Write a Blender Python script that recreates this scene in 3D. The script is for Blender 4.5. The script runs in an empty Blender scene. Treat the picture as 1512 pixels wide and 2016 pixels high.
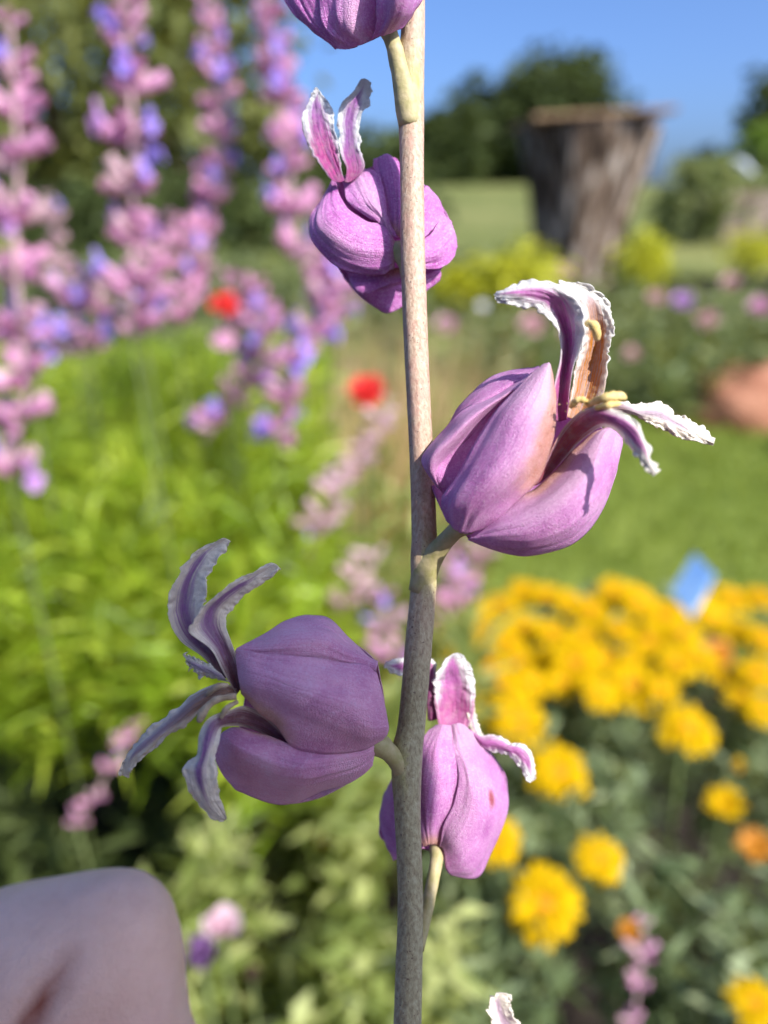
import bpy, bmesh, math, random
import numpy as np
from mathutils import Vector, Matrix, noise
from mathutils.geometry import interpolate_bezier
R = math.radians
random.seed(7); np.random.seed(7)
scene = bpy.context.scene
col = scene.collection

# ------------------------------------------------------------------ camera, light, exposure
PITCH = R(22.0); FPX = 1523.0; D0 = 0.045            # the stem stands 45 mm in front of the lens
cam_d = bpy.data.cameras.new('camera'); cam = bpy.data.objects.new('camera', cam_d); col.objects.link(cam)
cam.location = (0, 0, 0); cam.rotation_euler = (R(90) - PITCH, 0, 0)
cam_d.sensor_fit = 'VERTICAL'; cam_d.sensor_height = 36.0; cam_d.lens = 36.0 * FPX / 2016.0
cam_d.clip_start = 0.001; cam_d.clip_end = 2000.0
cam_d.dof.use_dof = True; cam_d.dof.focus_distance = D0 - 0.0015
cam_d.dof.aperture_fstop = cam_d.lens / 1.2           # entrance pupil of about 1.2 mm
scene.camera = cam

SUN = Vector((0.55, -0.50, 0.67)).normalized()
w = bpy.data.worlds.new('World'); scene.world = w; w.use_nodes = True
nt = w.node_tree; bg = nt.nodes['Background']
sky = nt.nodes.new('ShaderNodeTexSky'); sky.sky_type = 'NISHITA'; sky.sun_disc = False
sky.sun_elevation = math.asin(SUN.z); sky.sun_rotation = math.atan2(SUN.x, SUN.y)
sky.air_density = 0.6; sky.dust_density = 4.0; sky.ozone_density = 10.0; sky.altitude = 300
nt.links.new(sky.outputs[0], bg.inputs[0]); bg.inputs[1].default_value = 0.125
sun_d = bpy.data.lights.new('sun', 'SUN'); sun_o = bpy.data.objects.new('sun', sun_d); col.objects.link(sun_o)
sun_d.energy = 3.7; sun_d.angle = R(0.53); sun_d.color = (1.0, 0.955, 0.89)
sun_o.rotation_euler = SUN.to_track_quat('Z', 'Y').to_euler(); sun_o.location = (2, -2, 3)
vs = scene.view_settings; vs.view_transform = 'Standard'; vs.look = 'None'; vs.gamma = 1.0
vs.use_curve_mapping = False; vs.exposure = 1.12
try:
    scene.cycles.use_denoising = True
    scene.cycles.max_bounces = 8; scene.cycles.transparent_max_bounces = 8
    scene.cycles.use_adaptive_sampling = False
except Exception: pass

# ------------------------------------------------------------------ pixel -> world helpers
FW = Vector((0, math.cos(PITCH), -math.sin(PITCH))); UP = Vector((0, math.sin(PITCH), math.cos(PITCH))); RT = Vector((1, 0, 0))
def ray(px, py): return FW + RT * ((px - 756) / FPX) + UP * ((1008 - py) / FPX)
def P(px, py, d=0.0): return ray(px, py) * (D0 - d * 1e-3)              # d: millimetres nearer than the stem
def B(px, py, dist): return ray(px, py) * dist
def BY(px, py, Y): r = ray(px, py); return r * (Y / r.y)
def G(px, py, z): r = ray(px, py); return r * (z / r.z)
MMPX = D0 / FPX
GZ = -0.42

# ------------------------------------------------------------------ object helpers
def tag(o, label=None, cat=None, group=None, kind=None):
    if label: o['label'] = label
    if cat: o['category'] = cat
    if group: o['group'] = group
    if kind: o['kind'] = kind
    return o
def empty(name, loc=(0, 0, 0), rot=None):
    o = bpy.data.objects.new(name, None); col.objects.link(o); o.location = loc; o.empty_display_size = 0.01
    if rot is not None: o.rotation_mode = 'QUATERNION'; o.rotation_quaternion = rot
    return o
def link(name, mesh, m=None, parent=None):
    o = bpy.data.objects.new(name, mesh); col.objects.link(o)
    if m is not None and not mesh.materials: mesh.materials.append(m)
    if parent is not None: o.parent = parent
    return o
def pymesh(name, v, f, smooth=True):
    me = bpy.data.meshes.new(name); me.from_pydata([tuple(x) for x in v], [], f); me.update()
    if smooth: me.polygons.foreach_set('use_smooth', [True] * len(me.polygons))
    return me
def npmesh(name, verts, faces4, var=None, smooth=True):
    """verts (n,3); faces4 (m,4) quads; var per vertex float attribute"""
    me = bpy.data.meshes.new(name); n = len(verts); m = len(faces4)
    me.vertices.add(n); me.vertices.foreach_set('co', np.asarray(verts, np.float32).ravel())
    me.loops.add(m * 4); me.loops.foreach_set('vertex_index', np.asarray(faces4, np.int32).ravel())
    me.polygons.add(m); me.polygons.foreach_set('loop_start', np.arange(0, m * 4, 4, dtype=np.int32))
    me.polygons.foreach_set('loop_total', np.full(m, 4, np.int32))
    me.update(calc_edges=True)
    if smooth: me.polygons.foreach_set('use_smooth', np.ones(m, bool))
    if var is not None:
        a = me.attributes.new('var', 'FLOAT', 'POINT'); a.data.foreach_set('value', np.asarray(var, np.float32))
    return me
def fattr(me, name, vals):
    a = me.attributes.new(name, 'FLOAT', 'POINT'); a.data.foreach_set('value', np.asarray(vals, np.float32))

# ------------------------------------------------------------------ node helpers
class NT:
    def __init__(s, name):
        s.m = bpy.data.materials.new(name); s.m.use_nodes = True; s.t = s.m.node_tree; s.t.nodes.clear()
        s.out = s.n('ShaderNodeOutputMaterial')
    def n(s, typ, **kw):
        x = s.t.nodes.new(typ)
        for k, v in kw.items(): setattr(x, k, v)
        return x
    def l(s, a, b): s.t.links.new(a, b)
    def attr(s, name): x = s.n('ShaderNodeAttribute'); x.attribute_name = name; return x.outputs['Fac']
    def noise(s, scale, vec=None, detail=3, rough=.55, dist=0):
        x = s.n('ShaderNodeTexNoise'); x.inputs['Scale'].default_value = scale; x.inputs['Detail'].default_value = detail
        x.inputs['Roughness'].default_value = rough; x.inputs['Distortion'].default_value = dist
        s.l(vec if vec is not None else s.pos(), x.inputs['Vector']); return x.outputs['Fac']
    def pos(s):
        if not hasattr(s, '_p'): s._p = s.n('ShaderNodeNewGeometry').outputs['Position']
        return s._p
    def ramp(s, fac, stops, interp='LINEAR'):
        x = s.n('ShaderNodeValToRGB'); x.color_ramp.interpolation = interp; e = x.color_ramp.elements
        while len(e) < len(stops): e.new(0.5)
        for q, (p, c) in zip(e, stops):
            q.position = p; q.color = (*c, 1) if not isinstance(c, float) else (c, c, c, 1)
        s.l(fac, x.inputs[0]); return x.outputs[0]
    def mix(s, fac, a, b, blend='MIX'):
        x = s.n('ShaderNodeMix', data_type='RGBA', blend_type=blend)
        for i, v in ((0, fac), (6, a), (7, b)):
            if hasattr(v, 'links'): s.l(v, x.inputs[i])
            elif i == 0: x.inputs[0].default_value = v
            else: x.inputs[i].default_value = (*v, 1)
        return x.outputs[2]
    def math(s, op, a, b=0.0, clamp=False):
        x = s.n('ShaderNodeMath', operation=op); x.use_clamp = clamp
        for i, v in ((0, a), (1, b)):
            if hasattr(v, 'links'): s.l(v, x.inputs[i])
            else: x.inputs[i].default_value = v
        return x.outputs[0]
    def bump(s, h, strength, dist):
        x = s.n('ShaderNodeBump'); x.inputs['Strength'].default_value = strength; x.inputs['Distance'].default_value = dist
        s.l(h, x.inputs['Height']); return x.outputs[0]
    def surf(s, color, rough=.5, spec=.4, trans=0.0, tcol=None, normal=None, sheen=0.0):
        p = s.n('ShaderNodeBsdfPrincipled')
        if hasattr(color, 'links'): s.l(color, p.inputs['Base Color'])
        else: p.inputs['Base Color'].default_value = (*color, 1)
        if hasattr(rough, 'links'): s.l(rough, p.inputs['Roughness'])
        else: p.inputs['Roughness'].default_value = rough
        p.inputs['Specular IOR Level'].default_value = spec
        p.inputs['Sheen Weight'].default_value = sheen
        if normal is not None: s.l(normal, p.inputs['Normal'])
        res = p.outputs[0]
        if trans > 0:
            t = s.n('ShaderNodeBsdfTranslucent'); c = tcol if tcol is not None else color
            if hasattr(c, 'links'): s.l(c, t.inputs[0])
            else: t.inputs[0].default_value = (*c, 1)
            if normal is not None: s.l(normal, t.inputs['Normal'])
            mx = s.n('ShaderNodeMixShader'); mx.inputs[0].default_value = trans
            s.l(res, mx.inputs[1]); s.l(t.outputs[0], mx.inputs[2]); res = mx.outputs[0]
        s.l(res, s.out.inputs[0]); return s.m
    def uv(s, su, sv):
        x = s.n('ShaderNodeUVMap'); x.uv_map = 'uv'; m = s.n('ShaderNodeMapping')
        m.inputs['Scale'].default_value = (su, sv, 1); s.l(x.outputs[0], m.inputs['Vector']); return m.outputs[0]

def leaf_mat(name, c1, c2, trans=.35, rough=.45, spec=.35, mid=None):
    t = NT(name); v = t.attr('var')
    stops = [(0, c1), (1, c2)] if mid is None else [(0, c1), (.5, mid), (1, c2)]
    c = t.ramp(v, stops)
    tc = t.mix(.5, c, (min(1, c2[0] * 2.2), min(1, c2[1] * 1.9), c2[2] * .7))
    return t.surf(c, rough, spec, trans, tc)
def plain_mat(name, c1, c2, scale, rough=.7, spec=.3, bump=0.0, bscale=None, trans=0):
    t = NT(name); f = t.noise(scale, detail=5); c = t.ramp(f, [(.3, c1), (.7, c2)])
    nrm = t.bump(t.noise(bscale or scale * 3, detail=5), .7, bump) if bump else None
    return t.surf(c, rough, spec, trans, None, nrm)

# foreground flower materials
def sepal_material(name, c_dark, c_mid, c_lite, trans):
    t = NT(name)
    big = t.noise(420, detail=4); c = t.ramp(big, [(.28, c_dark), (.52, c_mid), (.78, c_lite)])
    vein = t.noise(1.0, t.uv(2.2, 34), detail=4, rough=.6)
    c = t.mix(t.math('MULTIPLY', t.ramp(vein, [(.50, 0.0), (.68, 1.0)]), .32), c, c_dark)
    gr = t.noise(7000, detail=1)
    c = t.mix(t.math('MULTIPLY', t.ramp(gr, [(.52, 0.0), (.72, 1.0)]), .34), c, (.92, .72, .90))
    c = t.mix(t.math('MULTIPLY', t.ramp(gr, [(.28, 1.0), (.46, 0.0)]), .30), c, c_dark)
    speck = t.ramp(t.noise(4200, detail=2), [(.66, 0.0), (.76, 1.0)])
    c = t.mix(t.math('MULTIPLY', speck, .45), c, tuple(x * .55 for x in c_dark))
    pale = t.attr('pale'); c = t.mix(pale, c, (.80, .60, .66))
    br = t.attr('brown'); pert = t.math('ADD', br, t.math('MULTIPLY', t.math('SUBTRACT', t.noise(1500, detail=4), .5), t.math('MULTIPLY', br, .9)))
    c = t.mix(t.math('MULTIPLY', pert, 1.0, True), c, t.ramp(pert, [(.15, (.66, .36, .34)), (.55, (.66, .37, .09)), (1, (.40, .13, .03))]))
    spot = t.attr('spot'); c = t.mix(spot, c, (.36, .05, .05))
    cells = t.noise(15000, detail=2)
    c = t.mix(t.math('MULTIPLY', t.ramp(cells, [(.50, 0.0), (.70, 1.0)]), .30), c, (.90, .68, .88))
    c = t.mix(t.math('MULTIPLY', t.ramp(cells, [(.30, 1.0), (.45, 0.0)]), .30), c, c_dark)
    h = t.math('ADD', t.math('MULTIPLY', vein, .45), t.math('MULTIPLY', cells, .75))
    h = t.math('ADD', h, t.math('MULTIPLY', t.noise(1300, detail=3), .25))
    nrm = t.bump(h, .85, .00014)
    rough = t.math('ADD', .30, t.math('MULTIPLY', t.noise(2500, detail=2), .26))
    tcol = t.mix(.6, c, (.75, .22, .62))
    return t.surf(c, rough, .42, trans, tcol, nrm, .15)
M = {}
M['sepal'] = sepal_material('sepal_skin', (.47, .12, .42), (.71, .285, .63), (.84, .49, .76), .30)
M['sepal_shade_lift'] = sepal_material('sepal_skin_shade_lift', (.62, .20, .42), (.88, .40, .60), (.93, .56, .72), .16)  # sepal copy with extra fill light put into its colour, for the shaded bloom
M['sepal_deep'] = sepal_material('sepal_skin_deep', (.42, .06, .36), (.64, .19, .57), (.76, .33, .69), .20)
def petal_material(name, centre, claw, margin, trans=.3, lo=.24, hi=.60):
    t = NT(name); e = t.attr('edge'); k = t.attr('claw')
    streak = t.noise(1.0, t.uv(3, 22), detail=4)
    ee = t.math('ADD', e, t.math('MULTIPLY', t.math('SUBTRACT', streak, .5), .75))
    base = t.mix(k, centre, claw)
    vcol = t.mix(t.ramp(streak, [(.4, 0.0), (.65, .8)]), base, tuple(x * .6 for x in centre))
    ee = t.math('SUBTRACT', ee, t.math('MULTIPLY', k, .22))
    c = t.mix(t.ramp(ee, [(lo, 0.0), (hi, 1.0)]), vcol, margin)
    dirt = t.ramp(t.noise(2300, detail=4), [(.45, 0.0), (.75, .5)])
    c = t.mix(t.math('MULTIPLY', dirt, .8), c, (.46, .40, .38))
    nrm = t.bump(t.math('ADD', streak, t.noise(4200, detail=3)), .7, .00012)
    return t.surf(c, .42, .45, trans, c, nrm)
M['petal'] = petal_material('petal_purple', (.60, .19, .50), (.48, .10, .28), (.82, .80, .79))
M['petal_shade_warm'] = petal_material('petal_shade_warm', (.42, .20, .44), (.26, .12, .10), (.95, .84, .69), .2, .10, .44)  # petals of the shaded bloom; margin colour warmed against the blue fill light
M['petal_orange'] = petal_material('petal_orange', (.66, .52, .56), (.56, .21, .018), (.84, .82, .76), .36, .12, .46)
M['petal_withered'] = petal_material('petal_withered', (.58, .42, .52), (.44, .24, .12), (.92, .84, .72), .26, .10, .42)
M['petal_brown'] = petal_material('petal_brown', (.52, .14, .42), (.42, .085, .05), (.86, .82, .74), .3, .22, .55)
M['petal_magenta'] = petal_material('petal_magenta', (.40, .14, .46), (.54, .06, .28), (.78, .78, .80), .42)
M['anther'] = plain_mat('anther_cream', (.56, .40, .12), (.74, .58, .26), 2500, .7, .25, .00008, 6000)
M['anther_dull'] = plain_mat('anther_tan', (.34, .24, .15), (.58, .47, .33), 1800, .7, .25, .0001, 5000)
def stem_material():
    t = NT('stem_skin'); h = t.attr('hgt'); nd = t.attr('node')
    sp = t.n('ShaderNodeMapping'); sp.inputs['Scale'].default_value = (1, 1, .45); t.l(t.pos(), sp.inputs['Vector'])
    f = t.noise(5200, sp.outputs[0], detail=4, rough=.65)
    tan = t.ramp(f, [(.32, (.33, .20, .135)), (.5, (.46, .33, .235)), (.72, (.58, .46, .35))])
    grn = t.ramp(f, [(.32, (.23, .18, .11)), (.5, (.34, .30, .18)), (.72, (.46, .42, .28))])
    blot = t.ramp(t.noise(900, detail=3), [(.42, 0.0), (.68, .55)])
    tan = t.mix(blot, tan, (.50, .27, .22))
    c = t.mix(h, tan, grn)
    nn = t.math('MULTIPLY', nd, t.math('ADD', .55, t.noise(700, detail=3)), True)
    c = t.mix(nn, c, t.ramp(t.noise(1500, detail=3), [(.35, (.36, .36, .09)), (.7, (.50, .46, .22))]))
    fleck = t.ramp(t.noise(6500, detail=1), [(.68, 0.0), (.74, .8)])
    c = t.mix(fleck, c, (.12, .07, .055))
    return t.surf(c, .55, .35, 0, None, t.bump(f, .8, .00008))
M['stem'] = stem_material()
M['pedicel'] = plain_mat('pedicel_green', (.30, .27, .10), (.46, .38, .22), 1500, .55, .35, .00005, 5000)

# background materials
M['lime'] = leaf_mat('leaf_lime', (.020, .045, .004), (.62, .70, .09), .5, .4, .45, (.22, .34, .02))  # sun flecks and dark gaps put into the spread of leaf tones
M['pale'] = leaf_mat('leaf_pale', (.035, .052, .010), (.58, .60, .25), .40, .5, .3, (.18, .23, .055))
M['grey'] = leaf_mat('leaf_greygreen', (.045, .075, .028), (.40, .45, .25), .25, .5, .3, (.14, .19, .08))
M['bed'] = leaf_mat('leaf_bed', (.04, .065, .02), (.30, .33, .15), .30, .5, .3, (.13, .17, .055))
M['grass'] = leaf_mat('grass_blade', (.09, .14, .016), (.24, .30, .05), .35, .5, .25, (.15, .21, .028))
M['tree'] = leaf_mat('leaf_tree', (.032, .045, .012), (.27, .28, .085), .25, .55, .2, (.12, .14, .035))
M['dark_and_shade'] = leaf_mat('leaf_dark_and_shade', (.022, .038, .010), (.10, .13, .038), .18, .6, .2, (.05, .07, .018))  # own tone of the far trees; painted shade on low shrubs and foliage
M['shrub'] = leaf_mat('leaf_shrub', (.05, .09, .012), (.20, .30, .04), .3, .5, .3, (.10, .17, .02))
M['acid'] = leaf_mat('leaf_acid', (.26, .28, .02), (.66, .62, .05), .35, .5, .3, (.46, .46, .03))
M['straw'] = leaf_mat('dry_straw', (.34, .19, .09), (.66, .52, .30), .3, .6, .2, (.50, .34, .17))
M['soil'] = plain_mat('soil', (.012, .009, .007), (.045, .034, .026), 30, .9, .1, .006, 90)
M['bark'] = plain_mat('bark', (.05, .035, .025), (.14, .10, .07), 25, .85, .15, .01, 60)
M['stalk'] = plain_mat('stalk_pink', (.30, .20, .20), (.46, .30, .30), 200, .6, .3)
M['dark_stalk'] = plain_mat('stalk_dark', (.06, .08, .02), (.12, .15, .05), 200, .6, .2)
M['green_stalk'] = plain_mat('stalk_green', (.10, .15, .04), (.22, .26, .10), 200, .6, .3)
def petal_bg(name, c1, c2, trans=.35, rough=.5, spec=.3):
    t = NT(name); r_ = t.n('ShaderNodeObjectInfo').outputs['Random']
    c = t.ramp(r_, [(0, c1), (1, c2)]); c = t.mix(t.noise(300), c, tuple(min(.9, x * 1.12) for x in c2))
    return t.surf(c, rough, spec, trans, c)
M['calyx'] = petal_bg('calyx_pink', (.50, .18, .33), (.68, .36, .52), .38)
M['calyx_pale'] = petal_bg('calyx_pale_pink', (.52, .30, .36), (.66, .46, .48), .38)
M['blossom'] = petal_bg('blossom_violet', (.20, .13, .60), (.40, .30, .78), .35)
M['blossom_mauve'] = petal_bg('blossom_mauve', (.38, .17, .50), (.58, .32, .62), .35)
M['yellow'] = petal_bg('petal_yellow', (.50, .295, .001), (.60, .38, .002), .25, .7, .06)
M['orange'] = petal_bg('petal_orange_bg', (.46, .15, .012), (.56, .24, .02), .3)
M['disc'] = plain_mat('disc_orange', (.44, .155, .003), (.58, .25, .005), 500, .7, .2, .0006, 900)
M['red'] = petal_bg('petal_red', (.62, .03, .035), (.72, .06, .05), .3)
M['pink'] = petal_bg('petal_pink', (.50, .26, .28), (.62, .38, .38), .35)
M['palepink'] = petal_bg('petal_pale_pink', (.74, .46, .56), (.84, .66, .70), .35)
M['white'] = petal_bg('petal_white', (.70, .68, .68), (.80, .78, .78), .3)
M['purple'] = petal_bg('petal_dark_purple', (.20, .09, .26), (.32, .17, .38), .3)
M['brownbud'] = plain_mat('brown_bud', (.05, .028, .022), (.16, .09, .07), 300, .7, .2, .0008, 600)

# ------------------------------------------------------------------ ground, lawn, meadow, sky is the world
def meadow_z(x, y):
    if y < 4.5: return 0.0
    q = min(y, 26.0) - 4.5
    return 0.038 * q * min(1, q / 2.5) + 0.05 * math.sin(x * .35 + y * .21)* min(1, q / 6)
def grid_sheet(name, xs, ys, zf, m, kind='structure'):
    v = [(x, y, zf(x, y)) for y in ys for x in xs]; nx = len(xs)
    f = [(j * nx + i, j * nx + i + 1, (j + 1) * nx + i + 1, (j + 1) * nx + i) for j in range(len(ys) - 1) for i in range(nx - 1)]
    return tag(link(name, pymesh(name, v, f), m), kind=kind)
def geo(a, b, n): return [a * (b / a) ** (i / (n - 1)) for i in range(n)]
xs = [-x for x in reversed(geo(.3, 900, 26))] + [0] + geo(.3, 900, 26)
ys = [-400, -60, -10, -2, -.4, 0.2] + geo(.4, 900, 60)
def bed_noise(x, y): return .02 * noise.noise(Vector((x * 5, y * 5, 0)))
grid_sheet('ground', xs, ys, lambda x, y: GZ - .004 + (bed_noise(x, y) if abs(y) < 1 else 0) + meadow_z(x, y) - (.03 if 4.4 < y < 30 else 0), M['soil'])
t = NT('lawn_green'); c = t.ramp(t.noise(9, detail=6, rough=.7), [(.3, (.105, .15, .018)), (.55, (.17, .215, .032)), (.75, (.23, .275, .05))])
lawn_m = t.surf(c, .75, .2, 0, None, t.bump(t.noise(120, detail=4), 1, .01))
lx = [.10 + i * .12 for i in range(32)]; ly = [.60 + i * .05 for i in range(18)]
grid_sheet('lawn', lx, ly, lambda x, y: GZ + .026, lawn_m)
t = NT('meadow_grass'); c = t.ramp(t.noise(.55, detail=6, rough=.7), [(.32, (.075, .105, .02)), (.5, (.155, .17, .05)), (.70, (.26, .25, .09))])
meadow_m = t.surf(c, .8, .15, 0, None, t.bump(t.noise(8, detail=5), 1, .06))
grid_sheet('meadow', [-60 + i * 3 for i in range(50)], geo(4.55, 70, 30), lambda x, y: GZ + .02 + meadow_z(x, y), meadow_m)
t = NT('far_hill_green'); c = t.ramp(t.noise(.03, detail=6), [(.35, (.05, .075, .025)), (.65, (.10, .13, .045))])
hill_m = t.surf(c, .9, .1)
grid_sheet('hills', [-400 + i * 20 for i in range(45)], [90, 120, 150, 180, 220, 260], lambda x, y: -2 + 7 * math.sin((y - 90) / 170 * math.pi) * (.7 + .4 * noise.noise(Vector((x * .012, y * .01, 3)))), hill_m)

# ------------------------------------------------------------------ leaf scatter (merged foliage)
def leaves(base, direc, length, width, fold=.25, droop=.3, var=None, twist=None):
    """one folded, drooping blade per row; 9 vertices, 4 quads each"""
    n = len(base); d = direc / np.linalg.norm(direc, axis=1, keepdims=True)
    rnd = np.random.normal(size=(n, 3)) if twist is None else twist
    s = np.cross(d, rnd); s /= np.linalg.norm(s, axis=1, keepdims=True) + 1e-9
    nn = np.cross(s, d)
    L = np.asarray(length).reshape(-1, 1); W = np.asarray(width).reshape(-1, 1)
    vs_, rows = [], ((0, .25), (.45, 1.0), (1.0, .08))
    down = np.array([[0, 0, -1.0]])
    for tt, ww in rows:
        c = base + d * L * tt + down * (droop * L * tt * tt)
        for k in (-1, 0, 1):
            vs_.append(c + s * W * .5 * ww * k + nn * W * fold * ww * (abs(k) - .5))
    V = np.stack(vs_, 1).reshape(-1, 3)
    q = np.array([[0, 1, 4, 3], [1, 2, 5, 4], [3, 4, 7, 6], [4, 5, 8, 7]])
    F = (np.arange(n)[:, None, None] * 9 + q[None]).reshape(-1, 4)
    vr = np.random.rand(n) if var is None else var
    return V, F, np.repeat(vr, 9)
def sprigs(pts, nleaf, L, Wd, spread=.9, height=.0, up=.8):
    """a rosette of leaves about each point"""
    pts = np.asarray(pts); n = len(pts); k = nleaf
    ang = np.random.rand(n, k) * 2 * np.pi; el = up + np.random.normal(size=(n, k)) * .35
    hz = np.random.rand(n, k) * height
    d = np.stack([np.cos(ang) * np.cos(el), np.sin(ang) * np.cos(el), np.sin(el)], -1).reshape(-1, 3)
    b = (pts[:, None, :] + np.stack([np.zeros((n, k)), np.zeros((n, k)), -hz], -1)).reshape(-1, 3)
    ln = L * (.6 + .7 * np.random.rand(n * k)); wd = Wd * (.7 + .6 * np.random.rand(n * k))
    vr = np.clip(np.repeat(np.random.rand(n), k) * .65 + np.random.rand(n * k) * .35, 0, 1)
    return leaves(b, d, ln, wd, var=vr)
def cat_mesh(name, parts):
    off = 0; V, F, A = [], [], []
    for v, f, a in parts: V.append(v); F.append(f + off); A.append(a); off += len(v)
    return npmesh(name, np.concatenate(V), np.concatenate(F), np.concatenate(A))
def tube_verts(pts, rad, ns=8, cap=True):
    pts = [Vector(p) for p in pts]; V, F = [], []; n = len(pts)
    t0 = (pts[1] - pts[0]).normalized(); ref = Vector((0, 0, 1)) if abs(t0.z) < .9 else Vector((1, 0, 0))
    a = t0.cross(ref).normalized()
    for i, p in enumerate(pts):
        tg = (pts[min(i + 1, n - 1)] - pts[max(i - 1, 0)]).normalized()
        a = (a - tg * a.dot(tg)).normalized(); b = tg.cross(a)
        for k in range(ns):
            th = 2 * math.pi * k / ns; V.append(p + (a * math.cos(th) + b * math.sin(th)) * rad[i])
    for i in range(n - 1):
        for k in range(ns):
            F.append((i * ns + k, i * ns + (k + 1) % ns, (i + 1) * ns + (k + 1) % ns, (i + 1) * ns + k))
    if cap: F.append(tuple(range(ns))[::-1]); F.append(tuple((n - 1) * ns + k for k in range(ns)))
    return V, F
def tube(name, pts, rad, m, parent=None, ns=8):
    V, F = tube_verts(pts, rad, ns); return link(name, pymesh(name, V, F), m, parent)
def inv(o): return Matrix.Translation(-Vector(o.location))

# ------------------------------------------------------------------ trees
def tree(name, blobs, nleaf, size, m, trunk_at, trunk_r, label, cat, group=None, seed=1, zbase=GZ):
    rs = np.random.RandomState(seed); tx, ty = trunk_at
    tz = zbase + meadow_z(tx, ty); root = tag(empty(name, (tx, ty, tz)), label, cat, group); o3 = np.array([tx, ty, tz])
    vol = np.array([b[3] * b[4] * b[5] for b in blobs]); vol = vol / vol.sum(); parts = []
    nz = np.random.RandomState(seed + 50)
    for (cx, cy, cz, rx, ry, rz), f in zip(blobs, vol):
        n = int(nleaf * f); nc = max(10, n // 55)
        # clumps spread over and through the crown
        dr = rs.normal(size=(nc, 3)); dr /= np.linalg.norm(dr, axis=1, keepdims=True)
        rad = (rs.rand(nc) ** .28)[:, None] * (.82 + .30 * rs.rand(nc))[:, None]
        cc = np.array([cx, cy, cz]) + dr * rad * np.array([rx, ry, rz]); cr = (.10 + .13 * rs.rand(nc)) * (rx + rz) * .7
        tone = rs.rand(nc)
        idx = rs.randint(0, nc, n)
        q = rs.normal(size=(n, 3)); q /= np.linalg.norm(q, axis=1, keepdims=True)
        p = cc[idx] + q * (rs.rand(n) ** .45 * cr[idx])[:, None]
        keep = p[:, 2] > tz + .1; p = p[keep]; q = q[keep]; idx = idx[keep]
        dd = q + rs.normal(size=q.shape) * .6
        sz = size * (.6 + .8 * rs.rand(len(p)))
        parts.append(leaves(p - o3, dd, sz, sz * .55, .15, .2, np.clip(tone[idx] * .6 + rs.rand(len(p)) * .4, 0, 1), rs.normal(size=p.shape)))
    link('crown', cat_mesh('crown', parts), m, root)
    main = blobs[0]; V, F = tube_verts([(0, 0, -.05), (.02, .0, (main[2] - tz) * .5), (main[0] - tx, main[1] - ty, main[2] - tz + main[5] * .4)], [trunk_r, trunk_r * .75, trunk_r * .25], 10)
    link('trunk', pymesh('trunk', V, F), M['bark'], root)
    for i, b in enumerate(blobs):
        for k in range(3):
            e = Vector((b[0] - tx + rs.uniform(-.6, .6) * b[3], b[1] - ty + rs.uniform(-.6, .6) * b[4], b[2] - tz + rs.uniform(0, .7) * b[5]))
            s_ = Vector((0, 0, (b[2] - tz) * rs.uniform(.2, .5))); md = s_.lerp(e, .5) + Vector((0, 0, .1 * b[5]))
            tube('limb', [s_, md, e], [trunk_r * .45, trunk_r * .3, trunk_r * .1], M['bark'], root, 6)
    return root
tree('broad_tree', [(-3.4, 8.2, 1.0, 2.2, 1.6, 2.4), (-1.75, 7.6, .75, 1.0, 1.1, 1.5), (-1.05, 7.3, .15, .62, .8, .95), (-5.5, 8.6, .8, 1.8, 1.4, 1.9)], 26000, .13, M['tree'], (-3.0, 8.0), .16,
     'dense olive green tree filling the upper left behind the flower spikes', 'tree', seed=3)
tree('dark_tree', [(6.0, 30, 2.35, 2.3, 2.2, 2.2), (3.7, 30.5, 1.85, 2.0, 1.8, 1.85), (7.6, 30.5, 1.5, 1.5, 1.6, 1.35), (4.6, 30, 2.3, 1.2, 1.4, 1.5)], 15000, .30, M['dark_and_shade'], (5.6, 30), .22,
     'large dark green tree behind the wooden stump, against the sky', 'tree', seed=5)
tree('dark_tree', [(2.2, 28, 1.6, 1.25, 1.4, 1.35), (1.0, 28.5, 1.2, 1.1, 1.2, 1.0)], 6000, .26, M['dark_and_shade'], (2.0, 28), .14,
     'lower lighter green tree left of the large dark tree', 'tree', seed=6)
tree('dark_tree', [(9.5, 19, 1.75, 1.6, 1.4, 1.15), (10.2, 19.5, .8, 1.6, 1.4, 1.2)], 7000, .22, M['dark_and_shade'], (9.6, 19), .15,
     'dark tree cut off at the right edge under the sky', 'tree', seed=8)
tree('green_shrub', [(4.9, 10.5, .28, .75, .6, .55), (5.6, 10.8, .1, .7, .6, .5)], 3000, .10, M['shrub'], (5.0, 10.5), .04,
     'bright green shrub below the dark tree at the right edge', 'shrub', seed=9)
tree('green_shrub', [(8.6, 22, .55, 1.0, .8, .62)], 1800, .16, M['dark_and_shade'], (8.6, 22), .06,
     'low dark shrub on the horizon right of the wooden stump', 'shrub', seed=10)
tree('green_shrub', [(-.05, 6.2, .0, .55, .5, .42)], 1600, .09, M['dark_and_shade'], (-.05, 6.2), .04,
     'low shrub, coloured dark for shade, at the foot of the olive tree, left of the stem', 'shrub', seed=11)  # deep shade below the tree put into the leaf colour
tree('green_shrub', [(-1.5, 5.2, -.15, .9, .4, .38)], 2600, .08, M['dark_and_shade'], (-1.5, 5.2), .04,
     'shrub with shade put into its leaf colour, under the olive tree behind the flower spikes', 'shrub', seed=12)  # dark leaves stand in for the shade under the crown

tree('green_shrub', [(2.55, 6.6, -.05, .38, .4, .40), (2.95, 6.8, -.12, .35, .4, .33)], 2200, .07, M['bed'], (2.6, 6.6), .03,
     'hazy grey green shrub just right of the wooden stump', 'shrub', seed=14)
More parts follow.
